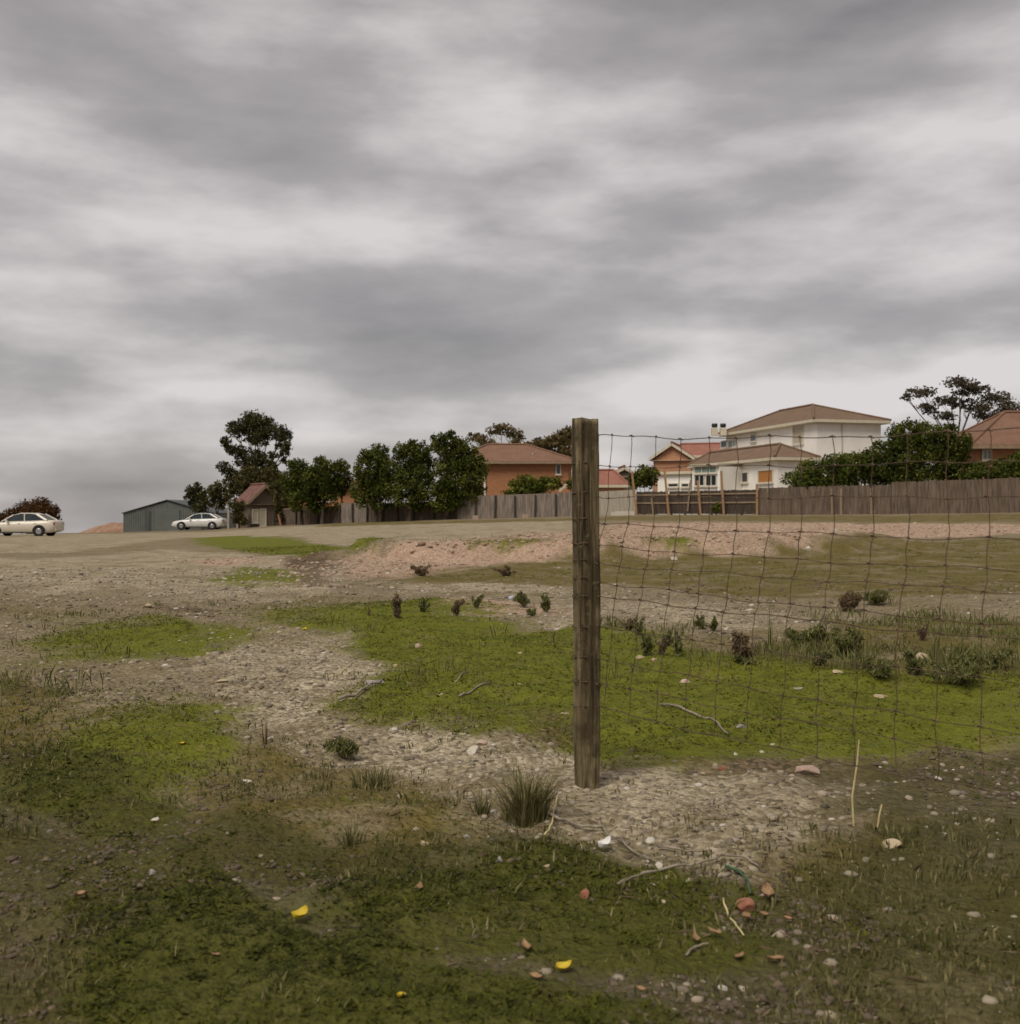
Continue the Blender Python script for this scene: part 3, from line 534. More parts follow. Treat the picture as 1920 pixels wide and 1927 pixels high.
for nI in range(26):
    s0 = 0.112 + 0.125 * nI
    if s0 > FLEN - 0.05: break
    jit = random.uniform(-.010, .010); dec = max(0.12, 1 - 0.075 * nI); pts = []; mb = MB(); prev = None
    for r_ in range(len(rows)):
        off = offx[r_] / F * 4.27 / 0.80 * dec + jit * (1 if r_ < 3 else 0.4) + random.uniform(-.005, .005)
        s_ = max(s0 + off, 0.06 if nI else 0.055); zr = row_z(r_, s_)
        p_ = fpt(s_, zr, 0.012 * math.sin(s_ * 2 + r_ * .6))
        if prev is not None:
            for q in (0.25, 0.5, 0.75): pts.append(prev.lerp(p_, q) + Vector((random.uniform(-.002, .002), 0, 0)) + FD * (0.0035 * math.sin(q * math.pi) * (1 if r_ % 2 else -1)))
        pts.append(p_); prev = p_
        ka = random.uniform(0, 3); tw = Vector((math.cos(ka), 0, math.sin(ka)))
        mb.tube([p_ - FD * .008 + tw * .003, p_ + Vector((0, 0, .004)), p_ + FD * .008 - tw * .003], 0.0028, 5)
    mb.tube(pts, 0.0014, 6); mb.build('vertical_wire', M['wire'], wf)

# ------------------------------------------------------------------ trees and shrubs
def leaves(clumps, size, dens, asp=1.7, sub=0.34, droop=0.0):
    """leaf-sized faces in small sprays through each clump's volume; clump=(centre, rx, ry, rz)"""
    out = []; rv = []
    for c_, rx, ry, rz in clumps:
        nsb = max(12, int(34 * dens * 0.6)); d = rng.normal(0, 1, (nsb, 3)); d /= np.linalg.norm(d, axis=1)[:, None]
        r_ = rng.random(nsb) ** 0.42; sb = d * r_[:, None] * (1.12 - sub * 0.5)
        vol = rx * rz / (size * size); k = int(vol * 15 * dens)
        w = rng.integers(0, nsb, k); loc = sb[w] + rng.normal(0, sub * 0.5, (k, 3)); rl = np.linalg.norm(loc, axis=1)[:, None]; loc = np.where(rl > 1.12, loc / rl * (0.8 + 0.32 * rng.random((k, 1))), loc)
        loc = loc * np.array([rx, ry, rz]) + np.array(c_)
        a = rng.normal(0, 1, (k, 3)); a[:, 2] -= droop; a /= np.linalg.norm(a, axis=1)[:, None]; bb = np.cross(a, rng.normal(0, 1, (k, 3))); bb /= np.linalg.norm(bb, axis=1)[:, None]
        s_ = size * (0.55 + 0.8 * rng.random(k))[:, None]; a = a * s_ * asp * 0.5; bb = bb * s_ * 0.5
        q = np.stack([loc - a, loc + bb * .9, loc + a, loc - bb * .9], 1); out.append(q)
        rv.append(np.repeat(np.clip((0.5 + 0.25 * rng.normal(size=nsb))[w] + rng.normal(0, 0.16, k), 0, 1), 4))
    v = np.concatenate(out).reshape(-1, 3); return v, np.arange(len(v)).reshape(-1, 4), np.concatenate(rv)
def tree(name, label, cat, base, clumps, size, dens, lm, bark, tr=0.15, fork=0.35, group=None, droop=0.0, sub=0.34, limbs=True, multi=1):
    base = Vector(base); o = empty(name, base, label, cat, group)
    v, f, r_ = leaves(clumps, size, dens, droop=droop, sub=sub)
    bulk('crown', v, f, L_[lm], o, {'rnd': r_})
    cc = sum((Vector(c_[0]) for c_ in clumps), Vector()) / len(clumps)
    mb = MB(); top = max(c_[0][2] for c_ in clumps); h = top - base.z
    fk = base.lerp(Vector((cc.x, cc.y, base.z + h * fork)), 1.0); fk.x = base.x + (cc.x - base.x) * 0.5; fk.y = base.y + (cc.y - base.y) * 0.5
    mid = base.lerp(fk, 0.5) + Vector((random.uniform(-.1, .1) * h * .1, 0, 0))
    mb.tube([base - Vector((0, 0, .3)), base + Vector((0, 0, .05)), mid, fk], [tr * 1.5, tr * 1.2, tr, tr * .85], 9)
    if limbs:
        for c_, rx, ry, rz in clumps:
            e_ = Vector(c_) + Vector((0, 0, -rz * .1)); m1 = fk.lerp(e_, 0.5) + Vector((random.uniform(-.15, .15) * rx, random.uniform(-.2, .2) * ry, -0.12 * (e_ - fk).length * random.random()))
            mb.tube([fk - Vector((0, 0, tr * .4)), m1, e_], [tr * .40, tr * .24, tr * .09], 6)
            for _ in range(3):
                q = Vector((random.uniform(-.7, .7) * rx, random.uniform(-.7, .7) * ry, random.uniform(.0, .7) * rz)) + Vector(c_)
                mb.tube([m1.lerp(e_, .5), m1.lerp(q, .65), q], [tr * .13, tr * .08, tr * .03], 4)
    mb.build('trunk', M[bark], o, True); return o
def CL(D, lst, dz=0.8, grow=1.32):
    """clumps from the photograph's outline, given true size and depth: (px, py, rx_px, rz_px)"""
    out = []
    for q in lst:
        px, py, rx, rz = q[0], q[1], q[2] * grow, q[3] * grow; dd = D + (q[4] if len(q) > 4 else random.uniform(-.6, .6)); c_ = P(px, py, dd); k_ = dd / F
        out.append((c_, rx * k_, max(rx, rz) * k_ * dz, rz * k_))
    return out
def on_ground(px, D, sink=0.0):
    x_ = (px - CX) / F * D; return Vector((x_, D, g1(x_, D) - sink))
# tall gum on the left
gc = [(482, 792, 24, 15), (445, 808, 17, 13), (507, 812, 19, 15), (534, 818, 12, 14), (426, 832, 9, 10), (538, 842, 10, 14), (450, 850, 16, 10), (478, 862, 18, 12), (420, 878, 10, 8), (434, 890, 12, 10), (515, 856, 9, 6), (500, 876, 17, 12), (484, 886, 18, 11), (534, 866, 6, 5), (470, 826, 10, 7), (432, 846, 8, 7), (524, 838, 7, 6)]
tree('gum_tree', 'tall open-crowned gum tree rising above the small cottage', 'tree', on_ground(486, 99), CL(99, gc + [(480, 806, 22, 14), (490, 830, 14, 8), (458, 870, 14, 10), (505, 895, 14, 12), (465, 895, 18, 12)]), 0.15, 1.5, 'gum', 'bark', 0.26, 0.42, sub=0.4)
tree('round_tree', 'small dark round-headed tree behind the white car', 'tree', on_ground(381, 97), CL(97, [(370, 925, 15, 12), (382, 936, 11, 13), (360, 936, 10, 12), (376, 952, 14, 9)]), 0.16, 1.5, 'gum', 'bark', 0.12, 0.45)
tree('olive_tree', 'dull olive tree between the white car and the cottage', 'tree', on_ground(409, 96), CL(96, [(400, 925, 10, 10), (413, 920, 12, 12), (404, 942, 13, 12), (420, 940, 10, 14)]), 0.17, 1.3, 'olive', 'bark', 0.11, 0.35)
tree('olive_tree', 'broad dull olive tree crowding behind the cottage roof', 'tree', on_ground(500, 95), CL(95, [(445, 908, 18, 14), (470, 902, 22, 18), (500, 900, 24, 18), (522, 915, 18, 22), (525, 945, 16, 20), (450, 930, 20, 18), (490, 930, 26, 24)]), 0.18, 1.4, 'olive', 'bark', 0.16, 0.3)
tree('shrub', 'dark olive shrub growing at the left side of the cottage porch', 'shrub', on_ground(450, 87.5), CL(87.5, [(452, 962, 9, 16), (446, 975, 8, 12), (440, 950, 12, 8), (458, 980, 7, 8)]), 0.14, 1.3, 'olive', 'bark', 0.06, 0.35)
tree('shrub', 'tall olive shrub crowding the right side of the cottage gable', 'shrub', on_ground(521, 87), CL(87, [(520, 930, 9, 14), (524, 950, 8, 16), (516, 915, 8, 10), (526, 972, 6, 10)]), 0.14, 1.3, 'olive', 'bark', 0.06, 0.35)
# clump in the middle left
tree('leafy_tree', 'dark green bushy tree right of the cottage, lower left crown', 'tree', on_ground(568, 84), CL(84, [(562, 884, 20, 16), (555, 908, 22, 22), (572, 935, 24, 24), (582, 902, 18, 18)]), 0.13, 1.55, 'dark', 'bark', 0.13, 0.3, 'dark bushy trees along the paling fence')
tree('leafy_tree', 'dark green bushy tree with the tallest crown right of the cottage', 'tree', on_ground(606, 83.5), CL(83.5, [(608, 878, 18, 15), (600, 900, 22, 20), (620, 908, 22, 22), (608, 938, 24, 22)]), 0.13, 1.55, 'dark', 'bark', 0.13, 0.3, 'dark bushy trees along the paling fence')
tree('leafy_tree', 'small dark green tree beside the gap showing orange brick', 'tree', on_ground(646, 84.5), CL(84.5, [(640, 882, 14, 14), (648, 902, 14, 16), (636, 918, 14, 14)]), 0.13, 1.5, 'dark', 'bark', 0.1, 0.4, 'dark bushy trees along the paling fence')
tree('leafy_tree', 'leftmost of the three tall dark trees beside the brick house', 'tree', on_ground(708, 79), CL(79, [(714, 852, 17, 14), (692, 862, 14, 14), (700, 885, 26, 26), (722, 900, 22, 28), (696, 925, 26, 26), (722, 935, 22, 22)]), 0.13, 1.5, 'dark', 'bark', 0.15, 0.22, 'tall dark trees beside the brick house')
tree('leafy_tree', 'middle one of the three tall dark trees beside the brick house', 'tree', on_ground(770, 78), CL(78, [(778, 845, 16, 14), (758, 850, 16, 14), (797, 850, 12, 16), (765, 880, 26, 26), (792, 890, 22, 28), (764, 922, 26, 26), (792, 932, 22, 22)]), 0.13, 1.5, 'dark', 'bark', 0.15, 0.22, 'tall dark trees beside the brick house')
tree('leafy_tree', 'tallest dark tree nearly touching the brick house roof', 'tree', on_ground(838, 77.5), CL(77.5, [(828, 832, 15, 16), (848, 828, 12, 13), (868, 838, 16, 14), (840, 862, 30, 24), (880, 868, 22, 22), (900, 884, 18, 18), (845, 900, 30, 30), (885, 912, 24, 22), (835, 938, 26, 20), (870, 935, 22, 14)]), 0.13, 1.5, 'dark', 'bark', 0.16, 0.22, 'tall dark trees beside the brick house')
# gums behind the brick house
tree('gum_tree', 'thin-crowned brownish gum behind the brick house ridge', 'tree', on_ground(948, 128), CL(128, [(942, 806, 16, 9), (960, 812, 14, 9), (978, 822, 10, 9), (926, 812, 10, 6), (970, 836, 9, 8)]), 0.22, 1.0, 'brown', 'palebark', 0.2, 0.55, sub=0.42)
tree('gum_tree', 'low brown gum showing left of the brick house ridge', 'tree', on_ground(900, 125), CL(125, [(896, 824, 14, 8), (912, 830, 14, 9), (930, 838, 12, 6)]), 0.22, 1.3, 'brown', 'palebark', 0.2, 0.5)
tree('gum_tree', 'broad brown gum behind the right hip of the brick house', 'tree', on_ground(1050, 122), CL(122, [(1012, 836, 20, 9), (1035, 832, 22, 12), (1060, 826, 18, 16), (1075, 815, 14, 12), (1050, 850, 30, 16), (1082, 848, 16, 22)]), 0.22, 1.45, 'brown', 'palebark', 0.22, 0.45)
# shrubs over the fence
tree('shrub', 'yellow-green shrub spilling over the fence below the brick wall', 'shrub', on_ground(1000, 79), CL(79, [(985, 908, 22, 12), (1010, 910, 22, 12), (1035, 912, 20, 12), (975, 922, 18, 9), (1005, 925, 30, 12), (960, 928, 14, 6)]), 0.14, 1.5, 'bright', 'bark', 0.06, 0.4)
tree('shrub', 'small green shrub showing between the post and the brick house', 'shrub', on_ground(1072, 79), CL(79, [(1074, 908, 8, 12), (1080, 916, 8, 8)]), 0.14, 1.4, 'bright', 'bark', 0.05, 0.4)
tree('shrub', 'dark rounded shrub left of the white house wing', 'shrub', on_ground(1212, 76), CL(76, [(1212, 892, 18, 14), (1225, 900, 14, 16), (1200, 905, 14, 14)]), 0.15, 1.6, 'dark', 'bark', 0.07, 0.35)
tree('shrub', 'low leafy sprig growing at the foot of the railed fence', 'shrub', on_ground(1348, 66), CL(66, [(1348, 958, 7, 8), (1352, 952, 4, 6)]), 0.09, 1.3, 'bright', 'bark', 0.03, 0.4)
# dark hedge right
for lst, lb, bx_ in (
    ([(1505, 905, 26, 14), (1540, 892, 32, 22), (1575, 880, 28, 22), (1600, 880, 26, 22), (1560, 905, 40, 16)], 'dark green hedge shrub at the lower right of the white house', 1555),
    ([(1640, 868, 26, 20), (1665, 858, 22, 22), (1625, 892, 34, 22), (1670, 890, 34, 24)], 'dark green hedge shrub rising up against the white house end wall', 1650),
    ([(1690, 825, 18, 22), (1715, 818, 22, 24), (1742, 826, 20, 22), (1715, 855, 34, 28), (1705, 885, 36, 26)], 'dark hedge tree with the highest crown right of the white house', 1715),
    ([(1775, 820, 24, 18), (1800, 835, 22, 22), (1775, 858, 32, 28), (1790, 888, 40, 24), (1830, 895, 22, 18)], 'dark hedge shrub left of the red roofed house at the right edge', 1785),
    ([(1860, 890, 28, 18), (1900, 885, 30, 22), (1940, 880, 30, 26)], 'low dark hedge shrub below the red roof at the right edge', 1890)):
    tree('hedge_shrub', lb, 'shrub', on_ground(bx_, 64 - (bx_ - 1555) * .017), CL(64 - (bx_ - 1555) * .017, lst), 0.11, 1.5, 'dark', 'bark', 0.08, 0.3, 'dark hedge behind the right-hand paling fence')
tree('gum_tree', 'thin grey-leaved gum tree above the hedge at the right', 'tree', on_ground(1790, 76), CL(76, [(1735, 738, 22, 8), (1705, 748, 10, 6), (1805, 720, 26, 10), (1840, 730, 22, 9), (1790, 755, 26, 8), (1830, 765, 26, 10), (1750, 768, 20, 8), (1870, 748, 24, 10), (1860, 785, 22, 10), (1780, 782, 18, 7), (1905, 765, 22, 12), (1812, 740, 16, 6)]), 0.14, 1.1, 'grey', 'bark', 0.18, 0.5, sub=0.5)
# far left
tree('hedge_shrub', 'dark reddish rounded bush behind the cream car', 'shrub', on_ground(55, 80), CL(80, [(75, 962, 24, 20), (90, 970, 18, 20), (55, 962, 22, 18), (30, 972, 22, 12), (0, 975, 24, 11), (-30, 975, 26, 12), (70, 985, 34, 16)]), 0.10, 2.0, 'maroon', 'bark', 0.08, 0.3)

# ------------------------------------------------------------------ buildings
def ax_along(d): d = Vector((d[0], d[1], 0)).normalized(); return d
def solve_t(P0, d, px):
    u = (px - CX) / F; return (u * P0.y - P0.x) / (d.x - u * d.y)
def wall_box(name, o, P0, d, l, w, z0, z1, m, side):
    """prism of length l along d and width w along side"""
    c_ = Vector((P0.x, P0.y, 0)) + d * (l / 2) + side * (w / 2); mb = MB(); mb.box((c_.x, c_.y, (z0 + z1) / 2), (l, w, z1 - z0), (d, side, Vector((0, 0, 1)))); return mb.build(name, m, o)
def window(o, P0, d, out, t0, t1, z0, z1, gm='glass', mull=0, frame='frame', name='window'):
    """recessed pane with a frame and sill standing on a wall that starts at P0 and runs along d"""
    c_ = Vector((P0.x, P0.y, 0)) + d * ((t0 + t1) / 2); zc = (z0 + z1) / 2; up = Vector((0, 0, 1)); wv_ = t1 - t0; hv = z1 - z0; fw = 0.07
    mb = MB()
    for s_ in (-1, 1): mb.box(c_ + out * .03 + d * s_ * (wv_ / 2 - fw / 2) + up * zc, (fw, .10, hv), (d, out, up))
    for s_ in (-1, 1): mb.box(c_ + out * .03 + up * (zc + s_ * (hv / 2 - fw / 2)), (wv_ - 2 * fw, .098, fw), (d, out, up))
    for q in range(mull): mb.box(c_ + out * .028 + d * (-wv_ / 2 + wv_ * (q + 1) / (mull + 1)) + up * zc, (.06, .09, hv - 2 * fw), (d, out, up))
    w_ = mb.build(name, M[frame], o)
    mb = MB(); mb.box(c_ + out * .018 + up * zc, (wv_ - 2 * fw + .01, .03, hv - 2 * fw + .01), (d, out, up)); mb.build('pane', M[gm], w_)
    mb = MB(); mb.box(c_ + out * .07 + up * (z0 - .04), (wv_ + .12, .16, .07), (d, out, up)); mb.build('sill', M[frame], w_)
    return w_
def hip_roof(o, P0, d, side, l, w, ze, zr, over, s0, s1, m, fas='fascia', half=None):
    """hip (s>0) or gable (s=0) roof over a rectangle; ridge runs along d"""
    Q = lambda a, b_, z_: Vector((P0.x, P0.y, 0)) + d * a + side * b_ + Vector((0, 0, z_))
    A, B, C_, D_ = Q(-over, -over, ze), Q(l + over, -over, ze), Q(l + over, w + over, ze), Q(-over, w + over, ze)
    g0 = -over if s0 == 0 else s0; g1_ = l + over if s1 == 0 else l - s1
    R0, R1 = Q(g0, w / 2, zr), Q(g1_, w / 2, zr); th = 0.09; mb = MB()
    for pl in ([A, B, R1, R0], [C_, D_, R0, R1]): mb.poly(pl, th) if ((pl[1] - pl[0]).cross(pl[-1] - pl[0])).z > 0 else mb.poly(pl[::-1], th)
    for sflag, tri in ((s0, [D_, A, R0]), (s1, [B, C_, R1])):
        if sflag: mb.poly(tri, th) if ((tri[1] - tri[0]).cross(tri[2] - tri[0])).z > 0 else mb.poly(tri[::-1], th)
    rf = mb.build('roof', m, o); up = Vector((0, 0, 1))
    mb = MB(); mb.tube([R0 + up * .03, R1 + up * .03], 0.11, 6)
    for sflag, pr in ((s0, [(A, R0), (D_, R0)]), (s1, [(B, R1), (C_, R1)])):
        if sflag:
            for e0, e1 in pr: mb.tube([e0 + up * .03, e1 + up * .03], 0.09, 6)
    mb.build('ridge_tiles', m, rf)
    mb = MB(); fz = ze - .20
    for a_, b_ in ((A, B), (C_, D_)) + (((D_, A),) if s0 else ()) + (((B, C_),) if s1 else ()):
        dd = (b_ - a_); ll = dd.length; dd.normalize(); oo = Vector((dd.y, -dd.x, 0)); c_ = (a_ + b_) / 2; mb.box(Vector((c_.x, c_.y, ze - .12)) + oo * .02, (ll - .05, .045, .21), (dd, oo, up))
    if not s0:
        for q in (A, D_): dd = (R0 - q); ll = dd.length; dd.normalize(); mb.box((R0 + q) / 2 + up * -.14, (ll, .06, .22), (dd, d, dd.cross(d)))
    if not s1:
        for q in (B, C_): dd = (R1 - q); ll = dd.length; dd.normalize(); mb.box((R1 + q) / 2 + up * -.14, (ll, .06, .22), (dd, d, dd.cross(d)))
    mb.build('fascia', M[fas], rf)
    mb = MB(); c_ = Q(l / 2, w / 2, ze - .235); mb.box(c_, (l + 2 * over - .1, w + 2 * over - .1, .03), (d, side, up)); mb.build('soffit', M[fas], rf)
    return rf
def gable_wall(o, P0, d, side, w, z0, z1, a, m, thick=0.2):
    Q = lambda b_, z_: Vector((P0.x, P0.y, 0)) + d * a + side * b_ + Vector((0, 0, z_)); mb = MB()
    f1 = [Q(0.02, z0), Q(w - .02, z0), Q(w / 2, z1)]; f2 = [q + d * thick for q in f1]; mb.add(f1 + f2, [(0, 1, 2), (3, 5, 4), (0, 3, 4, 1), (1, 4, 5, 2), (2, 5, 3, 0)]); return mb.build('gable', m, o)
up = Vector((0, 0, 1))
# --- white two-storey house
da = Vector((-0.25, 0.968, 0)).normalized(); db = Vector((0.968, 0.25, 0)).normalized()
Cc = P(1537, 900, 78); zb = g1(Cc.x, Cc.y) - 1.0; zE = EYE + (CY - 789) / F * 78
wh = empty('white_house', (Cc.x, Cc.y, zb), 'white rendered two-storey house with brown tiled hip roofs at the right', 'house')
wall_box('upper_wall', wh, Cc, da, 14.6, 5.2, zb, zE - .22, M['stucco'], db)
hip_roof(wh, Cc, da, db, 14.6, 5.2, zE, zE + 1.55, 0.5, 5.0, 4.4, M['brown_tile'])
def ptz(P0, d, px, py):
    t_ = solve_t(P0, d, px); q = P0 + d * t_; return t_, EYE - (py - CY) / F * q.y
def pwin(o, P0, d, out, x0, x1, y0, y1, gm, mull=0, name='window', frame='frame'):
    t0, za = ptz(P0, d, x0, y1); t1, _ = ptz(P0, d, x1, y1); tm, zt = ptz(P0, d, (x0 + x1) / 2, y0); _, zb_ = ptz(P0, d, (x0 + x1) / 2, y1)
    return window(o, P0, d, out, min(t0, t1), max(t0, t1), zb_, zt, gm, mull, frame, name)
pwin(wh, Cc, da, -db, 1493, 1513, 803, 836, 'blind', 0)
pwin(wh, Cc, da, -db, 1414, 1424, 817, 831, 'blueglass')
pwin(wh, Cc, da, -db, 1357.5, 1369, 829, 843, 'blueglass'); pwin(wh, Cc, da, -db, 1372, 1388, 828, 842, 'greenglass', 1)
mb = MB(); q = Cc + db * 2.0 - da * .05; mb.tube([Vector((q.x, q.y, zE - .3)), Vector((q.x, q.y, zb))], 0.05, 8); mb.build('downpipe', M['pipe'], wh)
mb = MB(); q = Cc + da * 3.2 - db * .05; mb.tube([Vector((q.x, q.y, zE - .3)), Vector((q.x, q.y, zb))], 0.05, 8); mb.build('downpipe', M['pipe'], wh)
# chimney with two dark cowls, at the far end
for px_ in (1345, 1361):
    q = P(px_, 803, 90.5); mb = MB(); mb.box((q.x, q.y, q.z - .42), (.50, .45, .62)); ch = mb.build('chimney', M['fascia'], wh)
    mb = MB(); mb.tube([(q.x, q.y, q.z - .06), (q.x, q.y, q.z + .10), (q.x, q.y, q.z + .26)], [.20, .26, .22], 10); mb.build('cowl', M['darkmetal'], ch)
# single-storey wing in front
Lw = P(1463, 900, 74); zL = EYE + (CY - 860) / F * 74
wall_box('wing_wall', wh, Lw, da, 13.6, 2.6, zb, zL - .22, M['stucco'], db)
hip_roof(wh, Lw, da, db, 13.6, 2.6, zL, zL + 1.0, 0.42, 2.0, 0.0001, M['brown_tile'])
wall_box('link_wall', wh, Lw + da * 4.2 + db * 2.6, da, 9, 2.3, zb, zL - .5, M['stucco'], db)
pwin(wh, Lw, da, -db, 1428, 1456, 884, 909, 'orange_blind', 0)
pwin(wh, Lw, da, -db, 1376, 1409, 889, 909, 'glass', 2)
pwin(wh, Lw, da, -db, 1309, 1352, 893, 916, 'glass', 2)
# flat-roofed lean-to on the left
Lt = Lw + da * 10.5 - db * 2.6; lw2 = P(1300, 900, 80); l3 = P(1238, 900, 82); dd_ = (l3 - lw2); dd_.z = 0; ln = dd_.length; dd_.normalize(); sd_ = Vector((-dd_.y, dd_.x, 0))
if sd_.y < 0: sd_ = -sd_
zt_ = EYE + (CY - 890) / F * 81
wall_box('lean_to_wall', wh, lw2, dd_, ln, 3.0, zb, zt_ - .1, M['stucco'], sd_)
mb = MB(); c_ = lw2 + dd_ * (ln / 2) + sd_ * 1.5; mb.box((c_.x, c_.y, zt_), (ln + .7, 3.5, .2), (dd_, sd_, up)); mb.build('lean_to_roof', M['fascia'], wh)
for x0_, x1_ in ((1258, 1278), (1283, 1298)): pwin(wh, lw2, dd_, -sd_, x0_, x1_, 909, 917, 'glass')
l4 = P(1355, 900, 77.5); l5 = P(1303, 900, 79.5); dv = (l5 - l4); dv.z = 0; lnv = dv.length; dv.normalize(); sv = Vector((-dv.y, dv.x, 0)); sv = sv if sv.y > 0 else -sv
mb = MB(); A_ = [l4, l5, l5 + sv * 3.0, l4 + sv * 3.0]; hz = [EYE + (CY - 868) / F * 78, EYE + (CY - 873) / F * 78]
mb.poly([Vector((l4.x, l4.y, hz[1])) - sv * .3, Vector((l4.x, l4.y, hz[0])) + sv * 2.6, Vector((l5.x, l5.y, hz[0])) + sv * 2.6, Vector((l5.x, l5.y, hz[1])) - sv * .3], .12); mb.build('sunroom_roof', M['fascia'], wh)
wall_box('sunroom_wall', wh, l4, dv, lnv, 2.6, zb, hz[1] - .14, M['stucco'], sv)
pwin(wh, l4, dv, -sv, 1350, 1329, 893, 915, 'glass', 1); pwin(wh, l4, dv, -sv, 1327, 1308, 893, 915, 'glass', 1)
pwin(wh, l4, dv, -sv, 1350, 1308, 877, 891, 'greenglass', 2)

# --- orange brick house with brown hip roof (centre)
bl0 = P(913, 900, 88); br0 = P(1076, 900, 88); zbb = g1(bl0.x, 88) - .6; zeb = EYE + (CY - 868) / F * 88; dx_ = Vector((1, 0, 0)); dy_ = Vector((0, 1, 0))
bh = empty('brick_house', (bl0.x, 88, zbb), 'orange brick house with brown hip roof behind the tall dark trees', 'house')
st = P(868, 900, 88); wl = br0.x - st.x
wall_box('wall', bh, st, dx_, wl, 7.0, zbb, zeb - .22, M['brick'], dy_)
hip_roof(bh, st, dx_, dy_, wl, 7.0, zeb, zeb + 1.55, .55, 2.0, 3.6, M['rust_tile'], 'eave_tan')
mb = MB(); q = P(912, 900, 88); mb.box((q.x, q.y - .06, (zbb + zeb) / 2 - .4), (.16, .12, zeb - zbb - .9)); mb.build('downpipe', M['stucco'], bh)
pwin(bh, st, dx_, -dy_, 1046, 1056, 873, 893, 'glass'); pwin(bh, st, dx_, -dy_, 880, 900, 880, 905, 'blueglass', 1)
mb = MB(); q = P(1003, 856, 89.2); mb.tube([(q.x, q.y, q.z - .3), (q.x, q.y, q.z + .12), (q.x, q.y, q.z + .2)], [.09, .09, .15], 10); mb.build('roof_vent', M['white_scrap'], bh)
# stair rail pale board at right end
mb = MB(); a_ = P(1052, 924, 82); b_ = P(1071, 908, 82); dd = (b_ - a_).normalized(); mb.box((a_ + b_) / 2, ((b_ - a_).length, .08, .22), (dd, Vector((0, 1, 0)), dd.cross(Vector((0, 1, 0))))); mb.build('stair_stringer', M['fascia'], bh)
# --- brick house glimpsed behind the trees on the left
st2 = P(533, 900, 97); en2 = P(690, 900, 97); z2 = EYE + (CY - 916) / F * 97
b2 = empty('brick_house', (st2.x, 97, g1(st2.x, 97)), 'low orange brick house glimpsed between the dark trees on the left', 'house')
wall_box('wall', b2, st2, dx_, en2.x - st2.x, 6, g1(st2.x, 97) - 1, z2 - .2, M['brick'], dy_)
hip_roof(b2, st2, dx_, dy_, en2.x - st2.x, 6, z2, z2 + .8, .4, 2.0, 2.0, M['rust_tile'], 'eave_tan'); pwin(b2, st2, dx_, -dy_, 600, 622, 926, 944, 'glass', 1)
# --- red roofed brick house behind the white one
a_ = P(1230, 900, 97); b_ = P(1300, 900, 97); zr_ = EYE + (CY - 862) / F * 97; za_ = EYE + (CY - 834) / F * 97
r2 = empty('red_roofed_house', (a_.x, 97, g1(a_.x, 97)), 'orange brick gabled house with red tiled roof behind the white house', 'house')
dgo = Vector((.28, .96, 0)).normalized(); dgs = Vector((.96, -.28, 0)).normalized(); wd_ = (b_.x - a_.x)
wall_box('wall', r2, a_, dgo, 10, wd_, g1(a_.x, 97) - 1, zr_ - .2, M['brick2'], dgs)
gable_wall(r2, a_, dgo, dgs, wd_, zr_ - .2, za_ - .25, 0.0, M['brick2'])
hip_roof(r2, a_, dgo, dgs, 10, wd_, zr_, za_, .35, 0, 0, M['red_tile'])
wall_box('side_wall', r2, a_ + dgs * wd_ + dgo * 3.0, dgs, 4.6, 5, g1(a_.x, 97) - 1, zr_ + .1, M['brick2'], dgo)
hip_roof(r2, a_ + dgs * (wd_ - 1.6) + dgo * 3.0, dgs, dgo, 6.4, 5, zr_ + .35, za_ + .2, .35, 0.001, 0.001, M['red_tile'])
# --- low red roof beside the post
a_ = P(1126, 900, 84); b_ = P(1178, 900, 84); zr_ = EYE + (CY - 912) / F * 84
r3 = empty('garden_shed', (a_.x, 84, g1(a_.x, 84)), 'low building with pinkish red tiled roof just right of the post', 'shed')
wall_box('wall', r3, a_, dx_, b_.x - a_.x, 3, g1(a_.x, 84) - 1, zr_ - .2, M['brick2'], dy_); hip_roof(r3, a_, dx_, dy_, b_.x - a_.x - .1, 3, zr_, zr_ + 1.15, .3, 0.001, 0.7, M['red_tile'])
a_ = P(1154, 900, 90); b_ = P(1196, 900, 90); zr_ = EYE + (CY - 892) / F * 90
r4 = empty('carport', (a_.x, 90, g1(a_.x, 90)), 'small pale gabled outbuilding behind the low red roof', 'outbuilding')
wall_box('wall', r4, a_, dy_, 4, b_.x - a_.x, g1(a_.x, 90) - 1, zr_ - .15, M['timber_dark'], dx_); gable_wall(r4, a_, dy_, dx_, b_.x - a_.x, zr_ - .15, zr_ + .45, 0, M['timber_dark'])
hip_roof(r4, a_, dy_, dx_, 4, b_.x - a_.x, zr_, zr_ + .62, .22, 0, 0, M['red_tile'])
# --- red roofed house at the right edge
a_ = P(1838, 900, 64); zr_ = EYE + (CY - 838) / F * 64
r5 = empty('red_roofed_house', (a_.x, 64, g1(a_.x, 64)), 'brick house with red tiled roof at the right edge above the hedge', 'house')
wall_box('wall', r5, a_, dx_, 9, 6, g1(a_.x, 64) - .5, zr_ - .2, M['brick'], dy_); hip_roof(r5, a_, dx_, dy_, 9, 6, zr_, zr_ + 2.2, .6, 3.0, 3.0, M['rust_tile'], 'eave_tan')
pwin(r5, a_, dx_, -dy_, 1848, 1866, 846, 866, 'greenglass', 1)
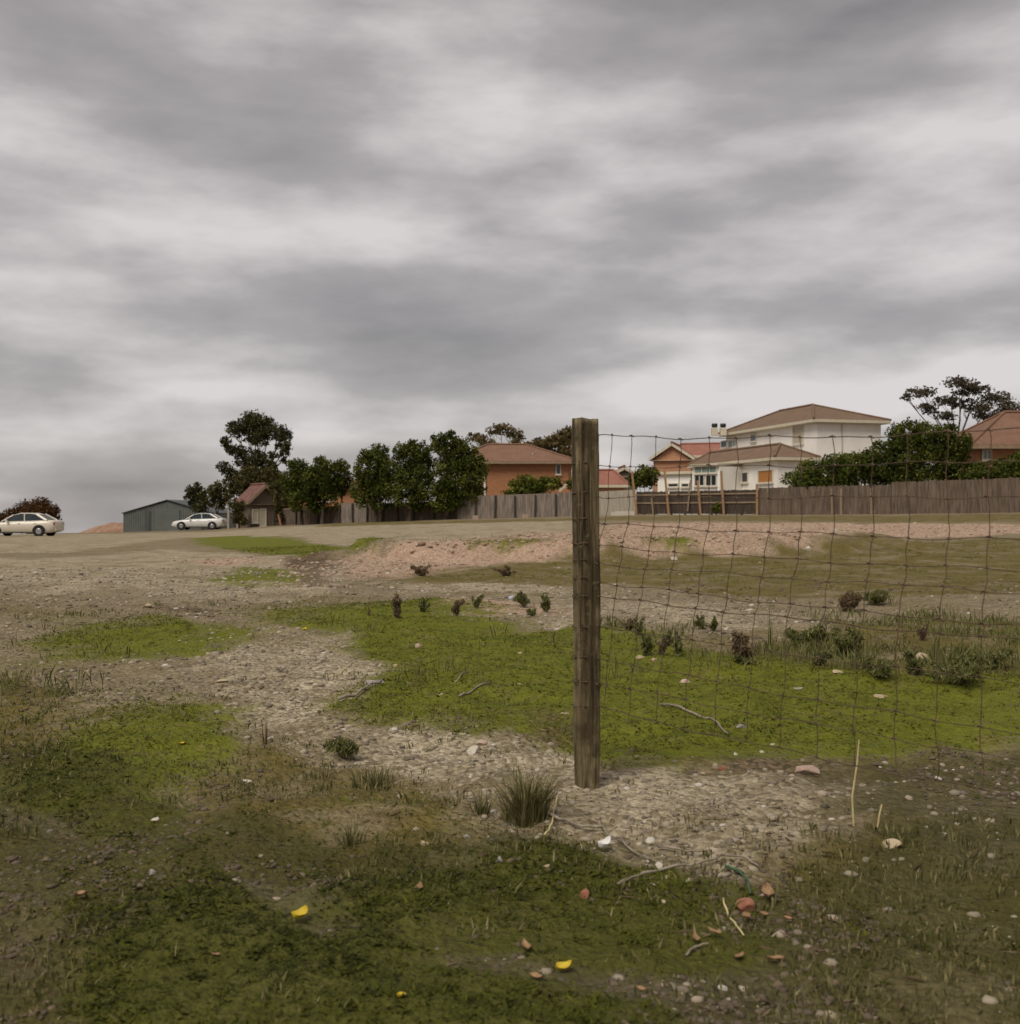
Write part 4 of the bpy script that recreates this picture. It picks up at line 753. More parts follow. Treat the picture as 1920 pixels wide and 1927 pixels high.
# --- steel shed on the left
s0_ = P(232, 900, 98); s1_ = P(398, 900, 98); zg = g1(-30, 98) - .4; ze_ = EYE + (CY - 966) / F * 98; zr_ = EYE + (CY - 942.5) / F * 98
sh = empty('steel_shed', (s0_.x, 98, zg), 'grey-green corrugated steel shed with low gable behind the white car', 'shed')
wdt = s1_.x - s0_.x
mb = MB(); Q = lambda x_, z_, y_=98: Vector((x_, y_, z_)); f1 = [Q(s0_.x, zg), Q(s1_.x, zg), Q(s1_.x, ze_), Q((s0_.x + s1_.x) / 2, zr_ - .06), Q(s0_.x, ze_)]; f2 = [q + Vector((0, 11, 0)) for q in f1]
mb.add(f1 + f2, [(0, 1, 2, 3, 4), (9, 8, 7, 6, 5)] + [(i, i + 5, (i + 1) % 5 + 5, (i + 1) % 5) for i in range(5)]); mb.build('wall', M['shed'], sh)
mb = MB()
for i in range(39):     # standing ribs of the cladding
    x_ = s0_.x + .1 + (wdt - .2) * i / 38; q = abs((x_ - s0_.x) / wdt - .5) * 2; zt = ze_ + (zr_ - ze_) * (1 - q) - .12; mb.box((x_, 97.985, (zg + zt) / 2), (.045, .04, zt - zg))
tag(mb.build('cladding_ribs', M['shed'], sh), kind='stuff')
mb = MB(); mid_ = (s0_.x + s1_.x) / 2; o_ = .12
mb.poly([Q(s0_.x - o_, ze_ - .02, 97.85), Q(mid_, zr_ + .06, 97.85), Q(mid_, zr_ + .06, 109.1), Q(s0_.x - o_, ze_ - .02, 109.1)][::-1], .06); mb.poly([Q(s1_.x + o_, ze_ - .02, 97.85), Q(mid_, zr_ + .06, 97.85), Q(mid_, zr_ + .06, 109.1), Q(s1_.x + o_, ze_ - .02, 109.1)], .06); mb.build('roof', M['shed_dark'], sh)
q = P(278, 900, 97.93); mb = MB(); mb.box((q.x, 97.93, zg + 1.0), (.38, .05, 2.5)); mb.build('door', M['shed_dark'], sh)
mb = MB(); q0 = P(292, 900, 97.95); q1 = P(338, 900, 97.95)
for i in range(14): mb.box(((q0.x + q1.x) / 2, 97.95, zg + .15 + i * .16), (q1.x - q0.x, .05, .145))
mb.build('roller_door', M['shed'], sh)
# --- cottage
c0 = P(452, 900, 90); c1_ = P(517, 900, 90); zg = g1(c0.x, 90) - .3; ze_ = EYE + (CY - 944) / F * 90; zr_ = EYE + (CY - 912) / F * 90
dg = Vector((-.55, .83, 0)).normalized(); ds = Vector((.83, .55, 0)).normalized()
ct = empty('cottage', (c0.x, 90, zg), 'small timber cottage with rusty red gable roof right of the white car', 'cottage')
ccx = P(472, 900, 88.5); wdc = 2.35; lnc = 2.7
wall_box('wall', ct, ccx, dg, lnc, wdc, zg, ze_ - .1, M['timber_dark'], ds); gable_wall(ct, ccx, dg, ds, wdc, ze_ - .1, zr_ - .18, 0, M['timber_dark'])
hip_roof(ct, ccx, dg, ds, lnc, wdc, ze_, zr_ + .02, .30, 0, 0, M['rusty_iron'], 'eave_tan')
dxw = ds; pwin(ct, ccx, ds, -dg, 474, 486, 958, 984, 'blind'); pwin(ct, ccx, ds, -dg, 488, 501, 957, 990, 'blind', 0, 'door')
for px_ in (447, 430): q = P(px_, 900, 90.5); mb = MB(); mb.box((q.x, q.y, (zg + ze_) / 2), (.16, .16, ze_ - zg)); mb.build('porch_post', M['paling_pale'], ct)
mb = MB(); q0 = P(424, 946, 91); q1 = P(468, 946, 88.3); mb.box(((q0.x + q1.x) / 2, (q0.y + q1.y) / 2, ze_ - .1), ((q1 - q0).length, .12, .14), ((q1 - q0).normalized(), Vector((0, 1, 0)), up)); mb.build('porch_beam', M['timber_dark'], ct)
# low soil bank far left
mbx = []; sx = np.linspace(-1, 1, 40); sy = np.linspace(-1, 1, 16); XX, YY = np.meshgrid(sx, sy); bx0 = (195 - CX) / F * 101
zzm = (1 - XX ** 2) * (1 - YY ** 2) * (1.0 + 0.45 * XX) * 1.0 + 0.12 * fbm(XX * 6, YY * 4, 4, 3); zzm = np.where((np.abs(XX) == 1) | (np.abs(YY) == 1), -.6, zzm)
vx_ = bx0 + XX * 3.6; vy_ = 101 + YY * 2.2; vz_ = gz(vx_, vy_, False) + zzm; id_ = np.arange(vx_.size).reshape(vx_.shape)
sm = bulk('soil_mound', np.stack([vx_.ravel(), vy_.ravel(), vz_.ravel()], 1), np.stack([id_[:-1, :-1], id_[:-1, 1:], id_[1:, 1:], id_[1:, :-1]], -1).reshape(-1, 4), M['soil_mound'], None, None, True)
tag(sm, 'low reddish soil mound left of the steel shed', 'soil mound')

# ------------------------------------------------------------------ paling fences
def paling_fence(label, pts, h, m, pm, post_every, front_posts, post_h=None, gap=0.0, rails=None, rm='rail', top_jit=.02, lift=0.0, plw=.10, name='paling_fence'):
    """pts: (px, distance) along the line. Boards of each bay are real boards joined into one part"""
    W_ = [Vector(((p_ - CX) / F * d_, d_, 0)) for p_, d_ in pts]; q0 = W_[0]
    o = empty(name, (q0.x, q0.y, g1(q0.x, q0.y)), label, 'fence'); 
    for i in range(len(W_) - 1):
        a_, b_ = W_[i], W_[i + 1]; d = (b_ - a_); ll = d.length; d.normalize(); nrm = Vector((d.y, -d.x, 0)); nrm = nrm if nrm.y < 0 else -nrm
        nb_ = max(1, round(ll / post_every)); bl_ = ll / nb_
        for j in range(nb_):
            p0 = a_ + d * (j * bl_); mb = MB(); npal = max(1, int(bl_ / (plw + .004 + gap)))
            for k_ in range(npal):
                q = p0 + d * ((k_ + .5) * bl_ / npal); zg_ = g1(q.x, q.y); hh = h + random.uniform(-top_jit, top_jit); tl = random.uniform(-.012, .012)
                if random.random() < .02: hh -= random.uniform(.05, .25)
                mb.box((q.x - nrm.x * .012 * (k_ % 2), q.y - nrm.y * .012 * (k_ % 2), zg_ + lift + hh / 2 - .03), (bl_ / npal * (1.03 - gap), .016, hh), ((d + up * tl).normalized(), nrm, (up - d * tl).normalized()))
            tag(mb.build('palings', m, o), kind='stuff')
            p1 = p0 + d * bl_
            for rz in (rails or (.35, 1.3)):
                mb = MB(); z0_, z1_ = g1(p0.x, p0.y), g1(p1.x, p1.y); s_ = nrm * (.035 if rails else -.05)
                A_ = Vector((p0.x, p0.y, z0_ + rz)) + s_; B_ = Vector((p1.x, p1.y, z1_ + rz)) + s_; dd = (B_ - A_).normalized(); sdv = nrm; mb.box((A_ + B_) / 2, ((B_ - A_).length, .04, .085), (dd, sdv, dd.cross(sdv))); mb.build('rail', M[rm], o)
            ph = (post_h or h - .08) * random.uniform(.96, 1.04); z0_ = g1(p0.x, p0.y); mb = MB(); s_ = nrm * (.10 if front_posts else -.09); tl = random.uniform(-.03, .03)
            mb.box(Vector((p0.x, p0.y, z0_ + ph / 2 - .1)) + s_, (.11, .09, ph + .2), ((d + up * tl).normalized(), nrm, (up - d * tl).normalized())); mb.build('post', pm, o)
    return o
paling_fence('low brown paling fence under the dark trees between cottage and brick house', [(518, 87.5), (600, 85), (640, 84)], 1.30, M['paling_brown'], M['fpost'], 2.0, True)
paling_fence('brown paling fence panel in the gap beside the leftmost tall tree', [(641, 83.2), (690, 81.5)], 1.55, M['paling'], M['fpost'], 1.4, True)
paling_fence('brown paling fence shaded by the three tall dark trees', [(692, 81), (780, 79.2), (858, 77.8)], 1.35, M['paling_brown'], M['fpost'], 1.5, True)
paling_fence('grey paling fence with dark posts in front of the brick house', [(860, 77.5), (970, 76), (1126, 74)], 1.66, M['paling'], M['fpost'], 1.42, True, top_jit=.015)
paling_fence('pale grey paling fence panel just right of the post', [(1128, 73.8), (1196, 72)], 1.66, M['paling_pale'], M['paling_pale'], 2.4, False, top_jit=.012)
rf_ = paling_fence('dark paling fence with pale rails and orange posts below the white house', [(1198, 71.8), (1262, 69.6), (1314, 67.8), (1362, 66.2), (1428, 64)], 1.44, M['paling_dark'], M['fpost'], 1.2, False, rails=(.75, 1.28), lift=.08, top_jit=.03)
for px_, top_, bot_, D_, ln_ in ((1194, 888, 967, 71, 9), (1255, 886, 968, 69.2, 8), (1316, 904, 968, 67.4, 6), (1360, 886, 970, 65.8, 5), (1425, 911, 973, 63.8, 0), (1228, 936, 968, 70.2, 4), (1297, 903, 958, 68.2, -6)):
    thin = px_ in (1228, 1297); q0 = P(px_ + ln_ * .5, bot_ + 4, D_); q1 = P(px_ - ln_ * .5, top_, D_); dd = (q1 - q0).normalized(); mb = MB(); w_ = .08 if thin else .125
    mb.box((q0 + q1) / 2, (w_, .10, (q1 - q0).length), (Vector((0, 1, 0)).cross(dd), Vector((0, 1, 0)), dd)); mb.build('post', M['rail' if thin else 'orange_post'], rf_)
paling_fence('long brown-grey paling fence in front of the dark hedge at the right', [(1429, 63.9), (1560, 61.5), (1680, 60)], 1.62, M['paling_brown'], M['fpost'], 2.4, False, top_jit=.02)
paling_fence('tall grey paling fence running out of the right edge', [(1679, 59.95), (1800, 57.5), (1920, 55), (2150, 51)], 1.78, M['paling_brown'], M['fpost'], 2.4, False, top_jit=.02)
for px_ in (1566, 1583, 1640):      # newer orange boards
    D_ = 61.2 - (px_ - 1560) * .0125; q = P(px_, 900, D_ - .06); zz_ = g1(q.x, q.y); mb = MB(); mb.box((q.x, q.y, zz_ + .72), (.12, .03, 1.46)); pb = mb.build('loose_board', M['rail'])
    tag(pb, {1566: 'orange-brown board leaning on the fence, left of a pair', 1583: 'orange-brown board leaning on the fence, right of a pair', 1640: 'single orange-brown board on the fence below the hedge'}[px_], 'board', 'boards on the right-hand fence')
mb = MB(); mb.tube([P(529, 990, 85.6), P(526, 976, 85.6), P(523, 968, 85.6)], [.10, .085, .05], 8); tag(mb.build('marker_post', M['brick_bit']), 'short leaning orange marker post right of the cottage', 'marker post')
q = P(1172, 975, 70.5); mb = MB(); mb.box((q.x, q.y, g1(q.x, q.y) + .10), (1.5, .35, .22)); mb.box((q.x + .1, q.y, g1(q.x, q.y) + .24), (1.2, .28, .07)); tag(mb.build('concrete_slab', M['stone_pale']), 'long pale concrete slab lying before the pale fence panel', 'slab')
for px_, py_, lb in ((895, 972, 'small pinkish block at the foot of the grey fence, left one'), (989, 972, 'small pinkish block at the foot of the grey fence, right one')):
    q = P(px_, py_, 74.6); zz_ = g1(q.x, q.y); mb = MB(); mb.box((q.x, q.y, zz_ + .13), (.32, .24, .28), (Vector((.95, .3, 0)), Vector((-.3, .95, 0)), up)); tag(mb.build('concrete_block', M['stone_pink']), lb, 'block', 'blocks at the fence foot')

# ------------------------------------------------------------------ cars (facing left, side on)
def car(label, px_nose, px_tail, D, paint, yaw=0.0):
    x0 = (px_nose - CX) / F * D; x1 = (px_tail - CX) / F * D; ll = x1 - x0; cx0 = (x0 + x1) / 2
    zf = g1(x0 + .8, D); zb_ = g1(x1 - .8, D); zg_ = max(zf, zb_)
    o = empty('parked_car', (cx0, D, zg_), label, 'car', 'parked cars')
    Mx = Matrix.Translation((cx0, D, zg_)) @ Matrix.Rotation(yaw, 4, 'Z'); k = ll / 4.5
    T = lambda x_, y_, z_: Mx @ Vector((x_ * k, y_ * k, z_ * k))
    # body: stations from nose (-2.25) to tail, each ring = underside, sill, waist, bonnet/boot line
    stn = [(-2.25, .62, .36, .50, .58), (-2.18, .74, .26, .55, .66), (-1.95, .82, .20, .60, .74), (-1.45, .86, .19, .66, .83), (-.85, .87, .19, .70, .90), (0, .88, .19, .72, .93), (.9, .88, .19, .73, .95), (1.45, .87, .19, .74, .98), (1.9, .84, .22, .74, .99), (2.16, .78, .30, .70, .97), (2.25, .68, .42, .64, .88)]
    mb = MB(); vs = []; nr = 10
    for x_, w_, zl, zm, zt in stn:
        ring = [(-w_ * .86, zl), (-w_ * .98, zl + .10), (-w_, zm), (-w_ * .95, zt - .06), (-w_ * .80, zt), (w_ * .80, zt), (w_ * .95, zt - .06), (w_, zm), (w_ * .98, zl + .10), (w_ * .86, zl)]
        vs += [T(x_, y_, z_) for y_, z_ in ring]
    fs = [tuple(range(nr - 1, -1, -1)), tuple((len(stn) - 1) * nr + i for i in range(nr))]
    for i in range(len(stn) - 1):
        for j in range(nr): fs.append((i * nr + j, i * nr + (j + 1) % nr, (i + 1) * nr + (j + 1) % nr, (i + 1) * nr + j))
    mb.add(vs, fs); body = mb.build('body', paint, o, True)
    for e_ in ():
        pass
    # greenhouse: dark glass block with painted roof and pillars
    cab = [(-.98, .90, .74, .70), (-.30, 1.33, .62, .60), (.10, 1.42, .61, .58), (.75, 1.41, .61, .58), (1.10, 1.34, .62, .58), (1.72, .98, .72, .66)]
    mb = MB(); vs = []
    for x_, zt, wb, wt in cab: vs += [T(x_, -wb - .06, .90), T(x_, -wt, zt - .02), T(x_, wt, zt - .02), T(x_, wb + .06, .90)]
    fs = [(0, 1, 2, 3), (23, 22, 21, 20)]
    for i in range(5): fs += [(4 * i + j, 4 * i + (j + 1) % 4, 4 * i + 4 + (j + 1) % 4, 4 * i + 4 + j) for j in range(4)]
    mb.add(vs, fs); mb.build('window', M['glass'], o)
    mb = MB(); vs = []
    for x_, zt, wt in ((-.34, 1.315, .60), (.08, 1.43, .585), (.75, 1.425, .585), (1.12, 1.345, .59)): vs += [T(x_, -wt - .02, zt - .035), T(x_, -wt + .08, zt + .012), T(x_, wt - .08, zt + .012), T(x_, wt + .02, zt - .035)]
    fs = [(0, 1, 2, 3), (15, 14, 13, 12)]
    for i in range(3): fs += [(4 * i + j, 4 * i + (j + 1) % 4, 4 * i + 4 + (j + 1) % 4, 4 * i + 4 + j) for j in range(4)]
    mb.add(vs, fs); mb.build('roof', paint, o, True)
    for s_ in (-1, 1):
        for (xa, za, wa), (xb, zb2, wb2), rr in (((-1.0, .90, .79), (-.33, 1.32, .60), .035), ((.38, .92, .69), (.34, 1.42, .60), .035), ((1.78, .97, .77), (1.10, 1.35, .60), .07)):
            mb = MB(); mb.tube([T(xa, s_ * wa, za), T(xb, s_ * wb2, zb2)], rr * k, 6); mb.build('pillar', paint, o)
        mb = MB(); c_ = T(-.62, s_ * .93, .95); mb.box(c_, (.12 * k, .2 * k, .12 * k)); mb.build('mirror', paint, o)
        for x_ in (-1.38, 1.33):
            w_o = empty('wheel', T(x_, s_ * .80, .31), None, None); w_o.parent = o; w_o.location = T(x_, s_ * .80, .31) - o.location
            mb = MB(); c_ = T(x_, s_ * .80, .31); yv = (T(0, 1, 0) - T(0, 0, 0)).normalized(); mb.tube([c_ - yv * .10 * k, c_ - yv * .08 * k, c_ + yv * .08 * k, c_ + yv * .10 * k], [.28 * k, .31 * k, .31 * k, .28 * k], 22); link_t = mb.build('tyre', M['tyre'], None); 
            link_t.parent = w_o; link_t.location = -(w_o.location + o.location)
            mb = MB(); mb.tube([c_ + yv * s_ * .095 * k, c_ + yv * s_ * .112 * k], [.19 * k, .16 * k], 16); rm_ = mb.build('rim', M['rim'], None); rm_.parent = w_o; rm_.location = -(w_o.location + o.location)
            mb = MB(); mb.tube([T(x_ + .37 * math.cos(q), s_ * .868, .31 + .37 * math.sin(q)) for q in np.linspace(0.0, math.pi, 14)], .035 * k, 6); mb.build('wheel_arch', M['tyre'], o)
            mb = MB(); mb.tube([T(x_, s_ * .845, .31), T(x_, s_ * .878, .31)], .355 * k, 20); mb.build('arch_liner', M['tyre'], o)
        mb = MB(); mb.box(T(-2.12, s_ * .60, .60), (.16 * k, .28 * k, .10 * k)); mb.build('headlight', M['lamp_clear'], o)
        mb = MB(); mb.box(T(2.18, s_ * .64, .78), (.12 * k, .24 * k, .16 * k)); mb.build('tail_light', M['lamp_red'], o)
        for x_ in (-.25, .72):
            mb = MB(); mb.box(T(x_ + .35, s_ * .885, .80), (.16 * k, .03 * k, .03 * k)); mb.build('door_handle', paint, o)
        mb = MB(); mb.box(T(0, s_ * .872, .235), (2.0 * k, .03 * k, .05 * k)); mb.build('sill_trim', M['tyre'], o)
    for x_, nm in ((-2.21, 'front_bumper'), (2.21, 'rear_bumper')):
        mb = MB(); mb.box(T(x_, 0, .42), (.14 * k, 1.30 * k, .16 * k)); mb.build(nm, paint, o)
    return o
car('white sedan parked side-on in front of the steel shed', 328, 424, 92, M['white_paint'])
car('cream sedan parked at the left edge before the reddish bush', -24, 112, 67, M['cream_car'])

# ------------------------------------------------------------------ weeds, tufts, stalks
def weed(px, py, hpx, wpx, lm, label, cat='weed', dens=1.0, group=None, stems=7):
    b_ = G(px, py); k_ = b_.y / F; h = hpx * k_; w = wpx * k_ / 2; o = empty('weed_plant', b_, label, cat, group); mb = MB(); cl = []
    for i in range(stems):
        a = random.random() * 6.28; r_ = w * math.sqrt(random.random()) * 1.1; tp = b_ + Vector((math.cos(a) * r_, math.sin(a) * r_ * .7, h * random.uniform(.35, 1.05)))
        md = b_.lerp(tp, .5) + Vector((-math.cos(a) * r_ * .15, 0, h * .05)); mb.tube([b_ + Vector((random.uniform(-.15, .15) * w, 0, -.02)), md, tp], [.004 + h * .012, .003 + h * .008, .002], 5)
        for q in (.35, .55, .75, .92):
            c_ = (b_.lerp(md, q * 2) if q < .5 else md.lerp(tp, q * 2 - 1)); cl.append((c_ + Vector((random.uniform(-.2, .2) * w, random.uniform(-.2, .2) * w, 0)), w * .24, w * .24, h * .14))
    v, f, r_ = leaves(cl, max(.009, h * .06), .36 * dens, asp=4.6, sub=1.0, droop=-1.1); v[:, 2] = np.maximum(v[:, 2], b_.z - .01); bulk('foliage', v, f, L_[lm], o, {'rnd': r_})
    mb.build('stem', M['stick'], o); return o
WL = [
 (1185, 1188, 26, 22, 'deadweed', 'brownish weed on the pale gravel just right of the post'),
 (1205, 1196, 34, 26, 'weed', 'grey-green weed beside the brownish one right of the post'),
 (1218, 1236, 46, 34, 'weed', 'upright grey-green weed nearest the post on the turf'),
 (1254, 1218, 30, 30, 'weed', 'low grey-green weed behind the upright weeds right of the post'),
 (1247, 1236, 34, 20, 'deadweed', 'thin brown weed between two upright grey-green weeds'),
 (1276, 1236, 46, 26, 'weed', 'tall narrow grey-green weed in the middle of the right-hand weed group'),
 (1318, 1186, 26, 24, 'weed', 'small grey-green weed on the pale gravel, left of a pair'),
 (1342, 1188, 26, 22, 'weed', 'small grey-green weed on the pale gravel, right of a pair'),
 (1396, 1250, 60, 46, 'deadweed', 'brown dry weed with a green base right of the weed group'),
 (1398, 1252, 22, 50, 'weed', 'low dark green leaves at the foot of the brown dry weed'),
 (1520, 1216, 54, 88, 'weed', 'broad dark green bush growing in the weedy strip at the right'),
 (1592, 1236, 52, 76, 'weed', 'second broad dark green bush in the weedy strip at the right'),
 (1545, 1256, 30, 46, 'weed', 'low green weed below the broad bushes'),
 (1655, 1276, 40, 90, 'weed', 'wide low green weed right of the broad bushes'),
 (1718, 1268, 46, 60, 'weed', 'green weed left of the pale boulder near the right edge'),
 (1800, 1288, 46, 130, 'weed', 'wide dark green weed patch below the pale boulder near the right edge'),
 (1850, 1258, 36, 90, 'weed', 'green weed clump at the far right behind the pale boulder'),
 (744, 1166, 44, 26, 'deadweed', 'brown dead weed on the green strip left of centre'),
 (797, 1154, 28, 24, 'weed', 'small green weed right of the brown dead weed'),
 (858, 1160, 30, 26, 'deadweed', 'dull brown weed in the middle of the weed line'),
 (898, 1146, 28, 22, 'weed', 'dark green weed right of centre in the weed line'),
 (985, 1142, 28, 36, 'weed', 'green weed just right of the blue scrap'),
 (1028, 1152, 34, 26, 'weed', 'taller green weed left of the post on pale gravel'),
 (1000, 1160, 20, 20, 'weed', 'tiny green weed below two larger weeds left of the post'),
 (650, 1424, 40, 92, 'weed', 'low blue-green weed on gravel in the left foreground'),
 (950, 1084, 18, 40, 'deadweed', 'small brown weed on the olive slope below the rubble mound'),
 (790, 1084, 20, 40, 'deadweed', 'brown weed at the lower edge of the rubble mound'),
 (1650, 1138, 30, 60, 'weed', 'hazy green weed on the olive slope at the right'),
 (1600, 1150, 36, 60, 'deadweed', 'brown dry weed in front of the olive slope at the right'),
 (1735, 1206, 34, 20, 'deadweed', 'dark narrow dead weed standing in the right-hand weedy strip'),
]
for q in WL: weed(*q)
def tuft(px, py, hpx, wpx, nb_, label, lm='tuft', lean=.75):
    b_ = G(px, py); k_ = b_.y / F; h = hpx * k_; w = wpx * k_ / 2; o = empty('grass_tuft', b_, label, 'grass tuft'); vs = []; fs = []; rv = []
    for i in range(nb_):
        a = random.random() * 6.28; r0 = w * .7 * random.random(); bx_ = b_.x + math.cos(a) * r0; by_ = b_.y + math.sin(a) * r0; hh = h * (.2 + .85 * random.random() ** 1.3); ln_ = lean * hh * random.uniform(.1, 1.2); a2 = a + random.uniform(-.8, .8)
        wd = random.uniform(.0014, .0030) * (1 + b_.y / 8); ct_ = Vector((-math.sin(a2 + random.uniform(-1, 1)), math.cos(a2 + random.uniform(-1, 1)), 0)); i0 = len(vs); z0_ = g1(bx_, by_) - .01
        for t_ in (0, .35, .7, 1.0):
            c_ = Vector((bx_ + math.cos(a2) * ln_ * t_ ** 2, by_ + math.sin(a2) * ln_ * t_ ** 2, z0_ + hh * (t_ - .12 * t_ ** 3))); ww = wd * (1 - t_ * .92); vs += [c_ - ct_ * ww, c_ + ct_ * ww]
        fs += [(i0 + 2 * j, i0 + 2 * j + 1, i0 + 2 * j + 3, i0 + 2 * j + 2) for j in range(3)]; rv += [random.random()] * 8
    bulk('blades', np.array([tuple(v) for v in vs]), np.array(fs), L_[lm], o, {'rnd': np.array(rv)}); return o
tuft(990, 1540, 116, 120, 520, 'dense upright tuft of dull grass in front of the post')
tuft(500, 1400, 84, 18, 9, 'thin dark grass stalks standing alone in the left foreground', 'deadweed', .08)
tuft(700, 1480, 60, 120, 120, 'sparse thin grass on the gravel left of the post')
tuft(660, 1590, 60, 80, 90, 'ragged grass clump on the dark ground at lower left centre')
tuft(905, 1530, 70, 60, 60, 'wispy grass just left of the dense tuft')
tuft(695, 1160, 34, 8, 8, 'single brown stalk standing on the green strip', 'deadweed', .05)
tuft(1450, 1216, 120, 14, 12, 'tall dark stalk standing among the weeds at the right', 'weed', .05)
for pts, r_, lb in (([(1608, 1556), (1604, 1500), (1613, 1440), (1617, 1392)], .0032, 'tall pale straw stalk standing on gravel at the right'), ([(1650, 1556), (1655, 1535), (1660, 1514)], .003, 'short pale straw stalk beside the tall straw stalk')):
    b_ = G(*pts[0]); mb = MB(); mb.tube([P(px_, py_, b_.y) if i else b_ - Vector((0, 0, .03)) for i, (px_, py_) in enumerate(pts)], [r_, r_, r_ * .9, r_ * .5][:len(pts)], 6); tag(mb.build('straw_stalk', M['straw']), lb, 'straw', 'straw stalks')
# ------------------------------------------------------------------ sticks
def stick(pts, r_, label, m='stick', branch=None, name='stick'):
    mb = MB(); w = []
    for i in range(len(pts) - 1):
        A_, B_ = G(*pts[i]), G(*pts[i + 1])
        for q in np.linspace(0, 1, 5)[:-1]:
            c_ = A_.lerp(B_, q); w.append(Vector((c_.x + random.uniform(-1, 1) * r_ * .6, c_.y + random.uniform(-1, 1) * r_ * .6, g1(c_.x, c_.y) + .012 + r_ * random.uniform(.5, 1.5))))
    w.append(G(*pts[-1]) + up * (r_ + .01)); n_ = len(w); mb.tube(w, [r_ * (1 - .55 * i / n_) * random.uniform(.85, 1.1) for i in range(n_)], 7)
    for bq in (branch or []):
        A_, B_ = G(*bq[0]), G(*bq[1]); mb.tube([A_ + up * r_, A_.lerp(B_, .5) + up * (r_ + .01), B_ + up * r_ * .8], [r_ * .5, r_ * .4, r_ * .2], 5)
    return tag(mb.build(name, M[m], None, True), label, 'stick', 'fallen sticks')
stick([(1030, 1540), (1080, 1562), (1135, 1568), (1180, 1600), (1240, 1632)], .006, 'long curved grey stick running right from the grass tuft', branch=[((1135, 1568), (1120, 1550))])
stick([(1162, 1676), (1200, 1658), (1250, 1645), (1300, 1640), (1360, 1620), (1400, 1622), (1430, 1640)], .0055, 'bowed grey stick across the lower right foreground')
stick([(1245, 1333), (1310, 1352), (1350, 1368), (1370, 1388)], .008, 'pale stick lying on the turf right of the post')
stick([(865, 1316), (895, 1300), (925, 1290)], .007, 'thin pale stick on the turf left of the post'); stick([(858, 1288), (880, 1270)], .006, 'short pale stick on the turf behind the thin one left of the post')
stick([(640, 1322), (690, 1300), (720, 1284)], .011, 'weathered stick at the edge of gravel and turf on the left')
stick([(1025, 1580), (1040, 1555), (1050, 1500)], .0035, 'thin pale twig leaning out of the grass tuft', 'straw')
stick([(1240, 1600), (1290, 1612), (1340, 1608)], .005, 'short dark stick on gravel below the post'); stick([(1290, 1810), (1310, 1795), (1335, 1785)], .004, 'short curved twig in the leaf litter at lower right')
stick([(1360, 1700), (1376, 1740), (1400, 1770)], .0035, 'thin twig beside the brown leaves at lower right', 'straw'); stick([(620, 1280), (690, 1240)], .004, 'fine straw lying near the green edge on the left', 'straw')
stick([(1365, 1640), (1390, 1648), (1408, 1668), (1412, 1692)], .0045, 'short length of green hose curling near the lower right', 'green_hose', name='garden_hose')
# ------------------------------------------------------------------ stones, scraps, leaves that can be told apart
def stone(px, py, wpx, hr, m, label, name='stone', cat='stone', group=None, seed=0, depth=.8):
    b_ = G(px, py); k_ = b_.y / F; r_ = wpx * k_ / 2; bm = bmesh.new(); bmesh.ops.create_icosphere(bm, subdivisions=3, radius=1.0); rs = random.Random(seed + int(px)); off = Vector((rs.uniform(0, 50), rs.uniform(0, 50), 0))
    pl = [(Vector((rs.gauss(0, 1), rs.gauss(0, 1), rs.gauss(0, 1))).normalized(), rs.uniform(.42, .8)) for _ in range(11)]
    for v in bm.verts:
        for nrm, dd in pl:
            q = v.co.dot(nrm)
            if q > dd: v.co -= nrm * (q - dd) * .97
        v.co *= 1 + .09 * float(fbm(np.array([v.co.x * 2 + off.x]), np.array([v.co.y * 2 + v.co.z * 3 + off.y]), 3, 3)[0])
    a = rs.random() * .8 - .4
    for v in bm.verts:
        x_, y_ = v.co.x * math.cos(a) - v.co.y * math.sin(a), v.co.x * math.sin(a) + v.co.y * math.cos(a); v.co = Vector((x_ * r_, y_ * r_ * depth, (v.co.z * hr + hr * .30) * r_ * 1.15)) + b_
    me = bpy.data.meshes.new(name); bm.to_mesh(me); bm.free(); me.materials.append(M[m]); me.polygons.foreach_set('use_smooth', [False] * len(me.polygons))
    return tag(link(name, me), label, cat, group)
